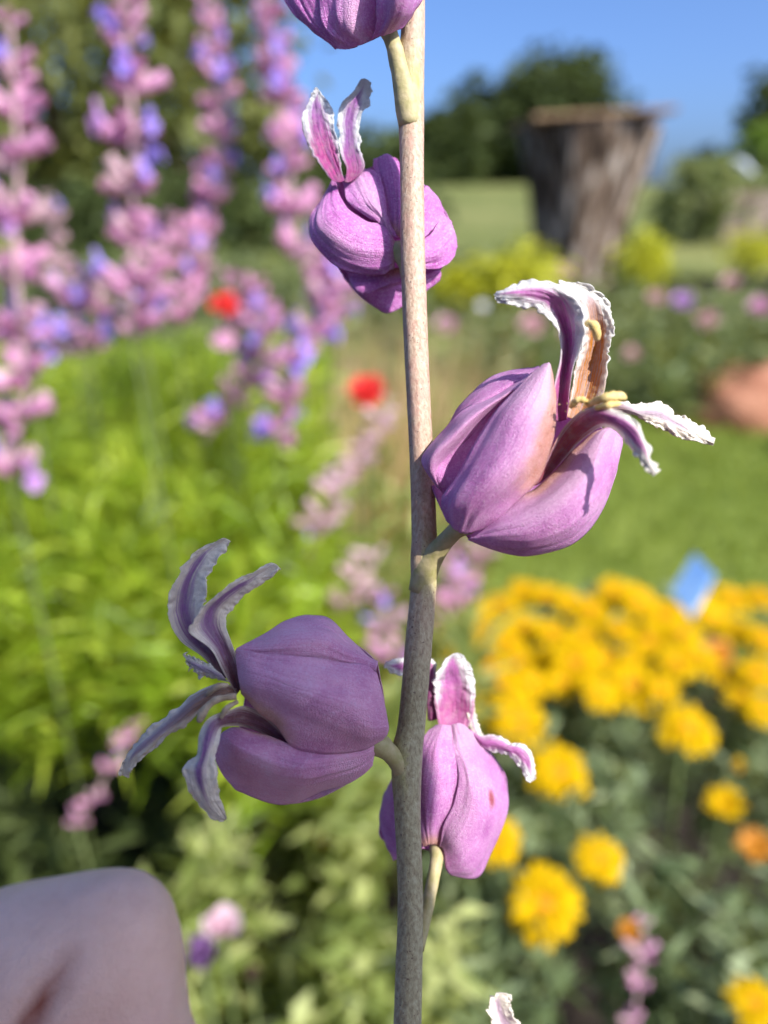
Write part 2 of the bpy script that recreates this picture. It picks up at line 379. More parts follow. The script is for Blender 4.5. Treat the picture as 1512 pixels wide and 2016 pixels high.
# ------------------------------------------------------------------ wooden stump
def stump():
    c = BY(1122, 590, 3.5); base = Vector((c.x, 3.5, GZ)); root = tag(empty('wooden_stump', base), 'weathered grey wooden stump flaring to a brown plank top, beyond the lawn', 'stump')
    H = .70; NS = 72; NR = 16; V, F = [], []
    t = NT('weathered_wood'); mp = t.n('ShaderNodeMapping'); mp.inputs['Scale'].default_value = (1, 1, .10); t.l(t.pos(), mp.inputs['Vector'])
    f = t.noise(28, mp.outputs[0], detail=5, rough=.6)
    cc = t.ramp(f, [(.34, (.02, .014, .010)), (.45, (.085, .055, .036)), (.53, (.21, .15, .105)), (.62, (.46, .39, .32))])
    wood = t.surf(cc, .85, .15, 0, None, t.bump(f, 1, .02))
    def rad(th, z):
        q = z / H; r0 = .14 + .135 * q ** 1.35
        return r0 * (1 + .05 * math.sin(3 * th + 1)) + .010 * math.sin(17 * th + 2 * q) + .012 * noise.noise(Vector((math.cos(th) * 6, math.sin(th) * 6, q * 1.2)))
    for j in range(NR + 1):
        z = H * j / NR
        for i in range(NS):
            th = 2 * math.pi * i / NS; r_ = rad(th, z); V.append((r_ * math.cos(th) + .01 * (z / H), r_ * math.sin(th), z))
    for j in range(NR):
        for i in range(NS): F.append((j * NS + i, j * NS + (i + 1) % NS, (j + 1) * NS + (i + 1) % NS, (j + 1) * NS + i))
    F.append(tuple(NR * NS + i for i in range(NS)))
    link('trunk_body', pymesh('trunk_body', V, F), wood, root)
    # loose vertical strips of split wood standing proud of the trunk
    for k in range(19):
        th = R(180) + R(180) * (k + .5) / 19 + random.uniform(-.06, .06); z0 = random.uniform(0, .1); z1 = H * random.uniform(.85, .99)
        pts, n = [], 7; V2, F2 = [], []
        hw = random.uniform(.016, .03); pr = random.uniform(.006, .02)
        for j in range(n):
            z = z0 + (z1 - z0) * j / (n - 1)
            for (da, dr) in ((-hw, -.004), (-hw * .7, pr), (hw * .7, pr), (hw, -.004)):
                r_ = rad(th, z) + dr; a = th + da / r_; V2.append((r_ * math.cos(a) + .01 * z / H, r_ * math.sin(a), z))
        for j in range(n - 1):
            for i in range(3): F2.append((j * 4 + i, j * 4 + i + 1, j * 4 + 5 + i, j * 4 + 4 + i))
            F2.append((j * 4 + 3, j * 4, j * 4 + 4, j * 4 + 7))
        F2 += [(3, 2, 1, 0), tuple((n - 1) * 4 + q for q in range(4))]
        link('wood_strip', pymesh('wood_strip', V2, F2, False), wood, root)
    # plank top
    t = NT('brown_plank'); cc = t.ramp(t.noise(14, detail=5), [(.35, (.20, .12, .065)), (.65, (.36, .24, .14))]); plank = t.surf(cc, .8, .2, 0, None, t.bump(t.noise(60, detail=4), 1, .004))
    for k in range(5):
        bm = bmesh.new(); bmesh.ops.create_cube(bm, size=1)
        bmesh.ops.scale(bm, vec=(.54 + random.uniform(-.03, .04), .112, .018), verts=bm.verts)
        bmesh.ops.bevel(bm, geom=bm.edges[:], offset=.004, segments=2, affect='EDGES')
        me = bpy.data.meshes.new('plank'); bm.to_mesh(me); bm.free()
        o = link('plank', me, plank, root); o.location = (.01 + random.uniform(-.02, .02), -.24 + k * .118, H + .014 + random.uniform(0, .004)); o.rotation_euler = (0, R(-3), R(random.uniform(-2, 2)))
stump()

# wooden raised bed at the right, grey slanted post
def raised_bed():
    c = BY(1490, 470, 6.5); root = tag(empty('raised_bed', (c.x + .15, 6.5, GZ + meadow_z(c.x, 6.5))), 'low brown raised bed of weathered boards at the right edge', 'planter')
    t = NT('bed_board'); wood = t.surf(t.ramp(t.noise(10, detail=5), [(.35, (.15, .11, .085)), (.65, (.32, .25, .20))]), .85, .15)
    bm = bmesh.new(); bmesh.ops.create_cube(bm, size=1); bmesh.ops.scale(bm, vec=(1.5, .05, .115), verts=bm.verts); bmesh.ops.bevel(bm, geom=bm.edges[:], offset=.006, segments=2, affect='EDGES')
    me = bpy.data.meshes.new('board'); bm.to_mesh(me); bm.free()
    for k in range(3):
        for y in (0, .6): o = link('board', me, wood, root); o.location = (.3, y, .10 + k * .122)
    bm = bmesh.new(); bmesh.ops.create_cube(bm, size=1); bmesh.ops.scale(bm, vec=(.07, .07, .42), verts=bm.verts)
    mp = bpy.data.meshes.new('corner_post'); bm.to_mesh(mp); bm.free()
    for x in (-.46, 1.06):
        for y in (0.062, .538): o = link('corner_post', mp, wood, root); o.location = (x, y, .22)
raised_bed()
t = NT('grey_metal'); grey_m = t.surf((.34, .37, .40), .45, .5)
b0 = BY(1512, 420, 7.8); b1 = BY(1488, 360, 7.8); b2 = BY(1462, 325, 7.8); b3 = BY(1440, 315, 7.8)
o = tube('metal_post', [(b0.x, 7.8, GZ + meadow_z(b0.x, 7.8) - .02), b0, b1, b2, b3], [.05, .05, .05, .045, .04], grey_m, None, 12)
tag(o, 'pale grey bent metal post in front of the right edge shrub', 'post')

# boulder
def boulder(px, py, Y, r, label):
    c = BY(px, py, Y); bm = bmesh.new(); bmesh.ops.create_icosphere(bm, subdivisions=4, radius=1)
    for v in bm.verts:
        n_ = noise.fractal(v.co * 1.3 + Vector((px, 0, 0)), 1.0, 2.0, 5); v.co *= 1 + .14 * n_
        v.co = Vector((v.co.x * r * 1.25, v.co.y * r, v.co.z * r * .85))
    me = bpy.data.meshes.new('boulder'); bm.to_mesh(me); bm.free(); me.polygons.foreach_set('use_smooth', [True] * len(me.polygons))
    t = NT('red_rock'); m = t.surf(t.ramp(t.noise(18, detail=6), [(.3, (.26, .10, .055)), (.7, (.42, .20, .12))]), .85, .2, 0, None, t.bump(t.noise(70, detail=5), 1, .006))
    o = link('boulder', me, m); o.location = (c.x, Y, c.z); tag(o, label, 'rock'); return o
boulder(1478, 806, 1.46, .105, 'rounded reddish brown rock at the far edge of the lawn')
boulder(1310, 850, 1.42, .03, 'small pale brown rock beside the larger reddish rock') 

# ------------------------------------------------------------------ foliage masses
def mass(name, n, fn, nleaf, L, Wd, m, label=None, height=.03, up=.7, group=None):
    pts = []
    while len(pts) < n:
        p = fn()
        if p is not None: pts.append(p)
    return tag(link(name, cat_mesh(name, [sprigs(np.array(pts), nleaf, L, Wd, height=height, up=up)]), m), label, 'foliage', None, 'stuff')
U = random.uniform
def in_px(px0, px1, py0, py1, z0, z1):
    def f():
        z = U(z0, z1); px, py = U(px0, px1), U(py0, py1); r = ray(px, py)
        if r.z > -.02: return None
        p = r * (z / r.z)
        return (p.x, p.y, p.z) if p.y < 3 else None
    return f
# bright green feathery mass at the left
def left_mass():
    px, py = U(-150, 640), U(650, 1480); top = -.085 - .10 * (py - 650) / 830; z = top - abs(random.gauss(0, .055))
    if px < 380 and py > 1340: return None
    r = ray(px, py); k = z / r.z; p = r * k
    if noise.noise(Vector((p.x * 14, p.y * 14, p.z * 10))) < -.16: return None
    if not (.2 < p.y < 1.1): return None
    return (p.x, p.y, p.z)
mass('green_foliage', 2700, left_mass, 11, .025, .0028, M['lime'], 'bright lime green feathery foliage below the pink flower spikes', .05, .75)
def bottom_mass():
    px, py = U(250, 900), U(1380, 2100); z = U(-.31, -.20); p = ray(px, py) * (z / ray(px, py).z)
    if noise.noise(Vector((p.x * 24, p.y * 24, p.z * 12))) < -.06: return None
    if px < 380 and py < 1750: return None
    return tuple(p)
mass('pale_foliage', 620, bottom_mass, 8, .016, .0055, M['pale'], 'pale yellow green leaves under the violet flower at the bottom', .03, .5)
def bl_mass():
    px, py = U(-200, 420), U(1380, 2100); z = U(-.36, -.25); return tuple(ray(px, py) * (z / ray(px, py).z))
mass('shade_toned_foliage', 420, bl_mass, 8, .024, .005, M['dark_and_shade'], 'green foliage, coloured dark for shade, above the finger at lower left', .03, .6)  # dark leaf colour stands in for the shade above the finger
def right_bed():
    px, py = U(820, 1650), U(1150, 2100)
    if 1000 < px < 1190 and py > 1800 and random.random() < .85: return None
    z = -.235 - abs(random.gauss(.012, .045)); p = ray(px, py) * (z / ray(px, py).z)
    if noise.noise(Vector((p.x * 17 + 3, p.y * 17, 1))) < (.03 if py > 1640 else (-.12 if py > 1450 else -.28)): return None
    return tuple(p)
mass('flower_bed_foliage', 900, right_bed, 11, .015, .0036, M['grey'], 'grey green narrow leaves under the yellow daisies', .03, .55)
mass('middle_foliage', 520, in_px(520, 960, 620, 1420, -.34, -.16), 8, .034, .0045, M['pale'], 'yellow green thin foliage behind the main stem', .05, .85)
def far_bed():
    px, py = U(820, 1700), U(560, 790); z = U(-.40, -.24); r = ray(px, py); p = r * (z / r.z)
    return tuple(p) if 1.42 < p.y < 4.6 else None
mass('border_foliage', 1300, far_bed, 9, .055, .014, M['bed'], 'green border planting beyond the lawn', .10, .8)
def far_left():
    x = U(-2.6, .9); y = U(1.2, 4.4); z = U(-.40, -.22); return (x, y, z)
mass('back_foliage', 1100, far_left, 9, .07, .016, M['bed'], 'green planting in front of the olive tree', .10, .8)
# lawn grass
gx = np.random.rand(14000, 3); gp = np.stack([.10 + 2.3 * gx[:, 0], .70 + .74 * gx[:, 1], np.full(14000, GZ + .024)], 1)
gd = np.random.normal(size=(14000, 3)) * np.array([.35, .35, .1]) + np.array([0, 0, 1.0])
gv = leaves(gp, gd, .022 + .016 * np.random.rand(14000), .0032 * np.ones(14000), .2, .3)
tag(link('grass', cat_mesh('grass', [gv]), M['grass']), 'mown green grass of the lawn behind the yellow daisies', 'grass', None, 'stuff')
# dry straw-coloured stalks between spikes and daisies
pts, dr, ln = [], [], []
for i in range(650):
    if i > 340:
        p = G(U(560, 1000), U(820, 1060), GZ); pts.append(p); dr.append((random.gauss(0.05, .16), random.gauss(0, .12), 1)); ln.append(U(.12, .30)); continue
    p = G(U(560, 850), U(960, 1330), -.34); pts.append(p); dr.append((random.gauss(0.05, .14), random.gauss(0, .12), 1)); ln.append(U(.10, .28))
sv = leaves(np.array(pts), np.array(dr), np.array(ln), np.full(650, .0036), .3, .06)
tag(link('dry_grass', cat_mesh('dry_grass', [sv]), M['straw']), 'tan dry grass stalks behind the main stem', 'dry grass', None, 'stuff')

# ------------------------------------------------------------------ background flowers: shared meshes
def lathe_petal(name, prof, ns=10, lobes=0, la=.0):
    V, F = [], []
    for (r_, z) in prof:
        for k in range(ns):
            th = 2 * math.pi * k / ns; rr = r_ * (1 + la * math.cos(lobes * th) * (z / prof[-1][1])); V.append((rr * math.cos(th), rr * math.sin(th), z))
    for j in range(len(prof) - 1):
        for k in range(ns): F.append((j * ns + k, j * ns + (k + 1) % ns, (j + 1) * ns + (k + 1) % ns, (j + 1) * ns + k))
    return pymesh(name, V, F)
me_calyx = lathe_petal('calyx', [(.0006, 0), (.0024, .0022), (.0032, .005), (.0029, .0078), (.0034, .0100), (.0026, .0108)], 9, 5, .16)
me_calyx.materials.append(M['calyx'])
me_calyx_pale = me_calyx.copy(); me_calyx_pale.materials.clear(); me_calyx_pale.materials.append(M['calyx_pale'])
def blossom_mesh():
    V, F = tube_verts([(0, 0, 0), (0, 0, .005), (0, .0008, .0095), (0, .002, .0125)], [.0011, .0016, .0024, .0031], 9, False)
    V = [Vector(v) for v in V]
    def lobe(a, L, W, dn):
        b = len(V); s = Vector((math.cos(a), math.sin(a), 0)); q = Vector((-math.sin(a), math.cos(a), 0)); o = Vector((0, .002, .0122))
        for tt, ww in ((.25, .55), (.6, 1), (.9, .8), (1.05, .2)):
            for k in (-1, 0, 1): V.append(o + s * L * tt + q * W * ww * k * .5 + Vector((0, 0, dn * tt * tt * L + .0006 * abs(k))))
        for j in range(3):
            for k in range(2): F.append((b + j * 3 + k, b + j * 3 + k + 1, b + j * 3 + 4 + k, b + j * 3 + 3 + k))
    lobe(R(90), .0075, .0065, .4); lobe(R(-35), .006, .005, .1); lobe(R(215), .006, .005, .1); lobe(R(-90), .008, .008, -.2)
    me = pymesh('blossom', V, F); me.materials.append(M['blossom']); return me
me_blossom = blossom_mesh()
me_blossom_m = me_blossom.copy(); me_blossom_m.materials.clear(); me_blossom_m.materials.append(M['blossom_mauve'])
# a spike in world coordinates: pts are (px,py) along the stalk, top first
def spike(pts, dist, label, size=1.0, pblue=.3, pale=False, gap=.0145, group='pink and violet flower spikes', per=9, stalk_to=None):
    P3 = [B(x, y, dist) for x, y in pts]; root = tag(empty('flower_spike', P3[-1]), label, 'flower spike', group)
    o = Vector(P3[-1]); line = [p - o for p in P3]
    tube('stalk', [line[-1], line[-1] * .5 + Vector((line[-1].x + U(-.02, .02), line[-1].y + U(0, .03), GZ - o.z)) * .5, Vector((line[-1].x + U(-.02, .02), line[-1].y + U(0, .03), GZ - o.z))], [.0007, .0007, .0008], M['dark_stalk'], root, 5)
    foot = Vector((line[-1].x + U(-.02, .02), line[-1].y + U(0, .03), GZ - o.z)) if stalk_to is None else stalk_to
    tube('stalk', line, [.0006 * size] + [.0010 * size] * (len(line) - 1), M['stalk'], root, 6)
    L = [0]; 
    for a, b in zip(line, line[1:]): L.append(L[-1] + (b - a).length)
    s, k = .002, 0
    while s < L[-1]:
        i = max(j for j in range(len(L)) if L[j] <= s); i = min(i, len(line) - 2)
        c = line[i].lerp(line[i + 1], (s - L[i]) / max(1e-6, L[i + 1] - L[i])); grow = min(1.0, .45 + s / (.25 * L[-1] + 1e-6) * .55)
        n = per if grow > .7 else max(4, per - 2); off = U(0, 6.28)
        for j in range(n):
            th = off + 2 * math.pi * j / n + U(-.3, .3); el = U(.15, .9)
            d = Vector((math.cos(th) * math.cos(el), math.sin(th) * math.cos(el), math.sin(el)))
            q = d.to_track_quat('Z', 'Y'); sc = .68 * size * grow * U(.75, 1.25)
            oc = link('calyx', me_calyx_pale if (pale or random.random() < .22) else me_calyx, None, root); oc.location = c + d * .0015 * size + Vector((0, 0, U(-.004, .004) * size))
            oc.rotation_mode = 'QUATERNION'; oc.rotation_quaternion = q; oc.scale = (sc * U(.8, 1.05), sc * U(.8, 1.05), sc * U(1.05, 1.6))
            if grow > .6 and random.random() < pblue * .62:
                ob = link('blossom', me_blossom if random.random() < .72 else me_blossom_m, None, root); ob.location = c + d * .006 * size
                ob.rotation_mode = 'QUATERNION'; ob.rotation_quaternion = q; ob.scale = (sc * U(.65, 1.0),) * 3; ob.location += Vector((0, 0, U(-.005, .005)))
        s += gap * U(.8, 1.15) * (.6 + .4 * grow); k += 1
    return root
spike([(20, 40), (28, 160), (36, 330), (30, 480), (40, 640), (50, 770), (20, 940)], .27, 'pink flower spike at the left edge with violet blossoms', 1.0, .30, gap=.019)
spike([(240, -90), (245, 60), (262, 230), (262, 380), (262, 520), (255, 640)], .29, 'tallest broad pink and violet spike, second from the left edge', 1.0, .5, gap=.018)
spike([(405, -40), (420, 110), (432, 250), (425, 380), (395, 470), (385, 600)], .43, 'slender dusty pink spike right of the broadest spike', 1.0, .25, gap=.017)
spike([(520, -30), (540, 110), (560, 250), (575, 400), (585, 520)], .39, 'pink and violet spike just left of the upper jewelflower', 1.05, .42, gap=.018)
spike([(92, 390), (105, 450), (120, 520), (130, 600)], .46, 'short pale pink spike between the two left spikes', .8, .08, True)
spike([(610, 500), (640, 600), (600, 690), (560, 790), (545, 880)], .35, 'low violet flower spike below the upper jewelflower', 1.0, .6, gap=.016)
spike([(500, 560), (520, 640), (515, 730), (430, 830), (400, 870)], .40, 'drooping mauve spike left of the red flowers', 1.0, .35)
spike([(160, 540), (150, 620), (90, 700), (60, 760)], .33, 'leaning lilac spike crossing the left edge spike', .95, .55)
spike([(345, 430), (365, 500), (372, 580), (350, 650)], .41, 'dull pink spike between the broad spike and the slender one', 1.0, .2)
spike([(455, 545), (475, 620), (470, 700)], .42, 'short mauve spike just right of the small red flower', 1.0, .3)
spike([(205, 560), (190, 620), (175, 690)], .38, 'stubby pink spike under the violet blossoms of the broad spike', 1.0, .3)
spike([(640, 420), (655, 520), (660, 600), (650, 680)], .40, 'violet spike showing under the upper jewelflower', 1.0, .5)
spike([(310, 470), (300, 540), (290, 610), (280, 650)], .36, 'short pink spike at the foot of the broad spike', 1.0, .25)
for pp, ds, lb in (([(740, 1100), (700, 1150), (660, 1210)], .33, 'pale pink leaning flower spike left of the stem, above the lowest bloom'),
                   ([(690, 920), (650, 990), (615, 1070), (600, 1110)], .36, 'dusty pink leaning flower spike behind the dry grass'),
                   ([(770, 800), (735, 860), (700, 930)], .38, 'pale mauve flower spike below the red flower'),
                   ([(270, 1420), (225, 1490), (185, 1570), (150, 1620)], .30, 'small faded pink spike left of the violet jewelflower'),
                   ([(960, 1060), (920, 1130), (890, 1190), (870, 1250)], .40, 'mauve flower spike right of the stem beside the yellow daisies'),
                   ([(880, 1080), (900, 1150), (880, 1220)], .36, 'second mauve spike just behind the stem near the daisies'),
                   ([(755, 1180), (765, 1250), (775, 1310)], .32, 'faded mauve spike showing left of the stem above the lowest bloom')):
    spike(pp, ds, lb, .48 if 'faded pink' in lb else .95, .08, 'pale' in lb or 'dusty' in lb, .013, 'small pink flower spikes among the foliage', 5)

# daisies
def ray_petal_mesh(m, name='ray_petal'):
    V, F = [], []
    for tt, ww, z in ((.18, .35, 0), (.5, .85, .0012), (.85, 1.0, .0010), (1.0, .45, -.0004)):
        for k in (-1, 0, 1): V.append((tt * .0145, ww * .0017 * k, z + .0004 * abs(k)))
    for j in range(3):
        for k in range(2): F.append((j * 3 + k, j * 3 + k + 1, j * 3 + 4 + k, j * 3 + 3 + k))
    me = pymesh(name, V, F); me.materials.append(m); return me
me_ray = ray_petal_mesh(M['yellow']); me_ray_o = ray_petal_mesh(M['orange'])
def disc_mesh():
    V, F = [], []; ns = 14
    for (r_, z) in ((.0052, -.0012), (.0055, .0008), (.0044, .0026), (.0022, .0034)):
        for k in range(ns): th = 2 * math.pi * k / ns; V.append((r_ * math.cos(th), r_ * math.sin(th), z + .0004 * random.random()))
    for j in range(3):
        for k in range(ns): F.append((j * ns + k, j * ns + (k + 1) % ns, (j + 1) * ns + (k + 1) % ns, (j + 1) * ns + k))
    F.append(tuple(3 * ns + k for k in range(ns))); me = pymesh('disc', V, F); me.materials.append(M['disc']); return me
me_disc = disc_mesh()
def joined_rays(n_in=16, n_out=22):
    V, F = [], []
    src = [v.co.copy() for v in me_ray.vertices]; fs = [tuple(p.vertices) for p in me_ray.polygons]
    for ring, n, tilt, sc in ((0, n_out, -.06, 1.0), (1, n_in, .22, .86), (2, 11, .5, .55)):
        for k in range(n):
            mt = Matrix.Rotation(2 * math.pi * k / n + U(-.1, .1) + ring * .2, 4, 'Z') @ Matrix.Rotation(-(tilt + U(-.15, .15)), 4, 'Y') @ Matrix.Scale(sc * U(.85, 1.1), 4)
            b = len(V); V += [mt @ v + Vector((0, 0, .0004 * ring)) for v in src]; F += [tuple(b + i for i in f) for f in fs]
    me = pymesh('ray_petals', V, F); me.materials.append(M['yellow']); return me
far_rays = [joined_rays() for _ in range(4)]
YG = 'yellow daisies in the flower bed'
def daisy(px, py, rpx, label, near=False, z=-.235, orange=False, closed=0.0, group=YG):
    c = G(px, py, z + U(-.006, .006)); dist = (c.x * RT.x + c.dot(FW) - c.x * 0) if False else c.dot(FW)
    sc = rpx / FPX * dist / .0150
    view = (-c).normalized(); nrm = (Vector((U(-.3, .3), U(-.3, .3), 1)) * .8 + view * (U(.45, 1.0) if near else U(.05, .45)) + SUN * .25).normalized()
    root = tag(empty('yellow_daisy', c, nrm.to_track_quat('Z', 'Y')), label, 'flower', group); root.scale = (sc,) * 3
    me = me_ray_o if orange else me_ray
    if near:
        for ring, n, tilt, s in ((0, 23, -.04 + closed, 1.0), (1, 19, .20 + closed, .86), (2, 10, .5 + closed * .5, .58)):
            for k in range(n):
                o = link('ray_petal', me, None, root); o.rotation_euler = (U(-.2, .2), -(tilt + U(-.15, .15)), 2 * math.pi * k / n + ring * .2 + U(-.1, .1)); o.scale = (s * U(.85, 1.12),) * 3
                o.location = (0, 0, .0004 * ring)
    else: link('ray_petals', random.choice(far_rays), None, root).rotation_euler = (0, 0, U(0, 6))
    link('disc', me_disc, None, root)
    q = nrm.to_track_quat('Z', 'Y').inverted(); foot = q @ (Vector((U(-.01, .01), U(0, .015), -.12)) / sc)
    tube('stalk', [(0, 0, -.0015), (0, 0, -.008), foot * .5 + Vector((0, 0, -.004)), foot], [.0022, .0014, .0012, .0012], M['green_stalk'], root, 6)
    return root
for (px, py, r_, lb, kw) in (
    (1070, 1780, 76, 'largest yellow daisy with orange centre, below right of the lowest bloom', {}),
    (1180, 1692, 54, 'yellow daisy up and right of the largest one, tilted', {}),
    (1098, 1522, 64, 'yellow daisy next to the curled petal of the lowest bloom', {}),
    (1352, 1435, 62, 'broad yellow daisy hanging below the dense yellow band', {}),
    (1425, 1586, 41, 'small round yellow daisy alone over dark leaves', dict(closed=.5)),
    (1020, 1420, 60, 'yellow daisy right of the lowest bloom, above its curled petal', {}),
    (975, 1655, 52, 'yellow daisy half hidden behind the lowest bloom', {}),
    (1482, 1975, 52, 'yellow daisy at the bottom right corner', {}),
    (1485, 1668, 40, 'orange faded daisy at the right edge', dict(orange=True, closed=.4)),
    (1235, 1838, 34, 'small orange daisy bud above the pink bud spike', dict(orange=True, closed=.9)),
    (738, 1500, 38, 'yellow daisy peeking between the violet bloom and the stem', {}),
    (720, 1575, 34, 'dull yellow daisy under the violet bloom beside the stem', {}),
    (640, 1652, 30, 'small yellow daisy among pale leaves at lower left of the stem', dict(closed=.5)),
    (775, 1350, 38, 'yellow daisy just left of the stem by a white petal tip', {}),
    (1452, 1512, 22, 'pale yellow bud among leaves at right', dict(closed=1.1)),
    (1410, 1290, 36, 'withered brown orange daisy inside the yellow band', dict(orange=True, closed=.5)),
    (1240, 1352, 62, 'yellow daisy at the lower edge of the dense band', {}),
    (1130, 1310, 58, 'yellow daisy low in the middle of the dense band', {})):
    daisy(px, py, r_, lb, True, **kw)
band = [(1030, 1168), (1075, 1178), (985, 1196), (1210, 1170), (1255, 1185), (1440, 1180), (1495, 1178), (1160, 1205), (1310, 1215), (1400, 1215), (960, 1245), (1030, 1240), (1085, 1250), (1150, 1255), (1215, 1240), (1275, 1262), (1340, 1250), (1450, 1245), (1500, 1260),
        (905, 1300), (965, 1310), (1020, 1305), (1075, 1300), (1190, 1300), (1250, 1310), (1330, 1310), (1490, 1330), (930, 1360), (985, 1350), (1300, 1360), (1460, 1380), (1500, 1400), (900, 1400), (1180, 1365), (890, 1265), (1370, 1175), (1120, 1190), (935, 1205), (1000, 1268), (1420, 1330), (1370, 1290), (1105, 1345), (1045, 1345)]
ORD = ['leftmost', 'second from the left', 'third from the left', 'fourth from the left', 'fifth from the left', 'sixth from the left', 'seventh from the left', 'eighth from the left', 'ninth from the left', 'tenth from the left', 'eleventh from the left', 'twelfth from the left']
for lo, hi, row in ((0, 1186, 'back row by the lawn'), (1186, 1220, 'second row from the lawn'), (1220, 1256, 'third row from the lawn'), (1256, 1304, 'fourth row from the lawn'), (1304, 1340, 'fifth row from the lawn'), (1340, 2000, 'front row of the dense band')):
    for k, (px, py) in enumerate(sorted(q for q in band if lo <= q[1] < hi)):
        daisy(px, py, U(37, 50), 'yellow daisy, %s in the %s' % (ORD[k], row), False)

# generic rounded flower head on a stalk
def lobed_petal(name, m, L=.012, Wd=.009, cup=.35):
    V, F = [], []
    for tt, ww in ((0, .25), (.35, .8), (.7, 1.0), (.95, .6)):
        for k in (-1, 0, 1): V.append((tt * L, ww * Wd * .5 * k, cup * L * tt * tt + .1 * Wd * abs(k)))
    for j in range(3):
        for k in range(2): F.append((j * 3 + k, j * 3 + k + 1, j * 3 + 4 + k, j * 3 + 3 + k))
    me = pymesh(name, V, F); me.materials.append(m); return me
PM = {k: lobed_petal('petal', M[k]) for k in ('red', 'pink', 'palepink', 'white', 'purple', 'orange', 'brownbud', 'calyx', 'blossom_mauve')}
def rosette(name, c, r_, key, label, cat='flower', group=None, rings=((6, .15, 1), (5, .7, .85), (4, 1.15, .6)), n=None, foot=None):
    c = Vector(c); n = n or ((-c).normalized() * .7 + Vector((0, 0, .7))).normalized()
    root = tag(empty(name, c, n.to_track_quat('Z', 'Y')), label, cat, group); root.scale = (r_ / .012,) * 3
    for ri, (k_, tilt, s) in enumerate(rings):
        for k in range(k_):
            o = link('petal', PM[key], None, root); o.rotation_euler = (U(-.15, .15), -(tilt + U(-.15, .15)), 2 * math.pi * k / k_ + ri * .5); o.scale = (s * U(.9, 1.1),) * 3
    q = n.to_track_quat('Z', 'Y').inverted(); ft = q @ ((Vector((c.x + U(-.01, .01), c.y + .01, GZ if foot is None else foot)) - c) / (r_ / .012))
    tube('stalk', [(0, 0, .0005), (0, 0, -.004), ft], [.0014, .0012, .0012], M['green_stalk'], root, 6)
    return root
rosette('red_flower', B(443, 608, .33), .0070, 'red', 'small red flower between the pink spikes, upper of two')
rosette('red_flower', B(722, 782, .45), .0135, 'red', 'larger red flower just left of the stem')
rosette('faded_flower', B(440, 668, .335), .0055, 'calyx', 'faded pinkish flower under the small red flower', rings=((6, -.4, 1), (4, .3, .7)))
rosette('pink_flower', B(437, 1832, .215), .0074, 'palepink', 'pale pink rounded flower right of the finger', rings=((6, .6, 1), (6, .95, .95), (4, 1.3, .8)))
rosette('purple_flower', B(398, 1895, .20), .0092, 'purple', 'dark purple flower tucked behind the finger', rings=((5, .8, 1), (4, 1.2, .9)))
rosette('brown_bud', B(497, 1925, .20), .0046, 'brownbud', 'dark brown seed head at the bottom left of the stem', 'seed head', rings=((7, .9, 1), (6, 1.2, 1), (4, 1.4, .9)))
for i, (px, py, Y, r_, key, lb) in enumerate((
    (1050, 645, 2.1, .055, 'pink', 'pink flower cluster below the stump, left of the curled petals'),
    (1395, 635, 2.3, .05, 'pink', 'pink flower cluster beyond the lawn at the right'),
    (1345, 598, 2.7, .055, 'blossom_mauve', 'lilac flower cluster right of the stump'),
    (1290, 590, 2.9, .05, 'pink', 'rose flower cluster beside the dark gap right of the stump'),
    (950, 606, 2.5, .045, 'white', 'whitish flower cluster left of the curled petals'),
    (1130, 660, 2.0, .045, 'pink', 'faint pink flower cluster behind the upright petals'),
    (1440, 560, 3.1, .06, 'pink', 'dull pink flower cluster near the raised bed'),
    (1500, 610, 2.6, .06, 'calyx', 'mauve pink flower cluster at the right edge'),
    (880, 645, 2.3, .05, 'calyx', 'mauve flower cluster just right of the stem'),
    (1245, 700, 1.8, .03, 'pink', 'small pink flower over the border planting'),
    (1110, 540, 3.3, .07, 'calyx', 'dusky pink flower cluster at the left foot of the stump'))):
    c = BY(px, py, Y * .72); rosette('flower_cluster', c, r_ * (.30 if key == 'white' else .52), key, lb, 'flower', 'flower clusters in the far border')
# acid-yellow bushes
def acid(px, py, Y, r_, label, sx=1.0):
    c = BY(px, py, Y); n = 420; q = np.random.normal(size=(n, 3)); q /= np.linalg.norm(q, axis=1, keepdims=True)
    p = q * (np.random.rand(n, 1) ** .5) * (1 + .35 * np.sin(5 * np.arctan2(q[:, 1:2], q[:, :1]) + 4 * q[:, 2:3])) * np.array([r_ * sx, r_, r_ * .95]); root = tag(empty('yellow_bush', c), label, 'bush')
    link('crown', cat_mesh('crown', [leaves(p, q + np.random.normal(size=q.shape) * .5, .03 + .02 * np.random.rand(n), .014 * np.ones(n))]), M['acid'], root)
    for k in range(4): tube('stalk', [(0, 0, 0), (U(-.05, .05), U(-.05, .05), GZ - c.z)], [.004, .006], M['green_stalk'], root, 6)
acid(1268, 508, 2.6, .075, 'small yellow green bush at the right foot of the stump')
acid(1020, 536, 2.2, .068, 'wide yellow green bush at the left foot of the stump', 1.7)
acid(1490, 490, 3.6, .08, 'yellow green bush at the right edge', 1.5)
acid(905, 562, 2.2, .036, 'small yellow green bush just right of the stem', 1.6)

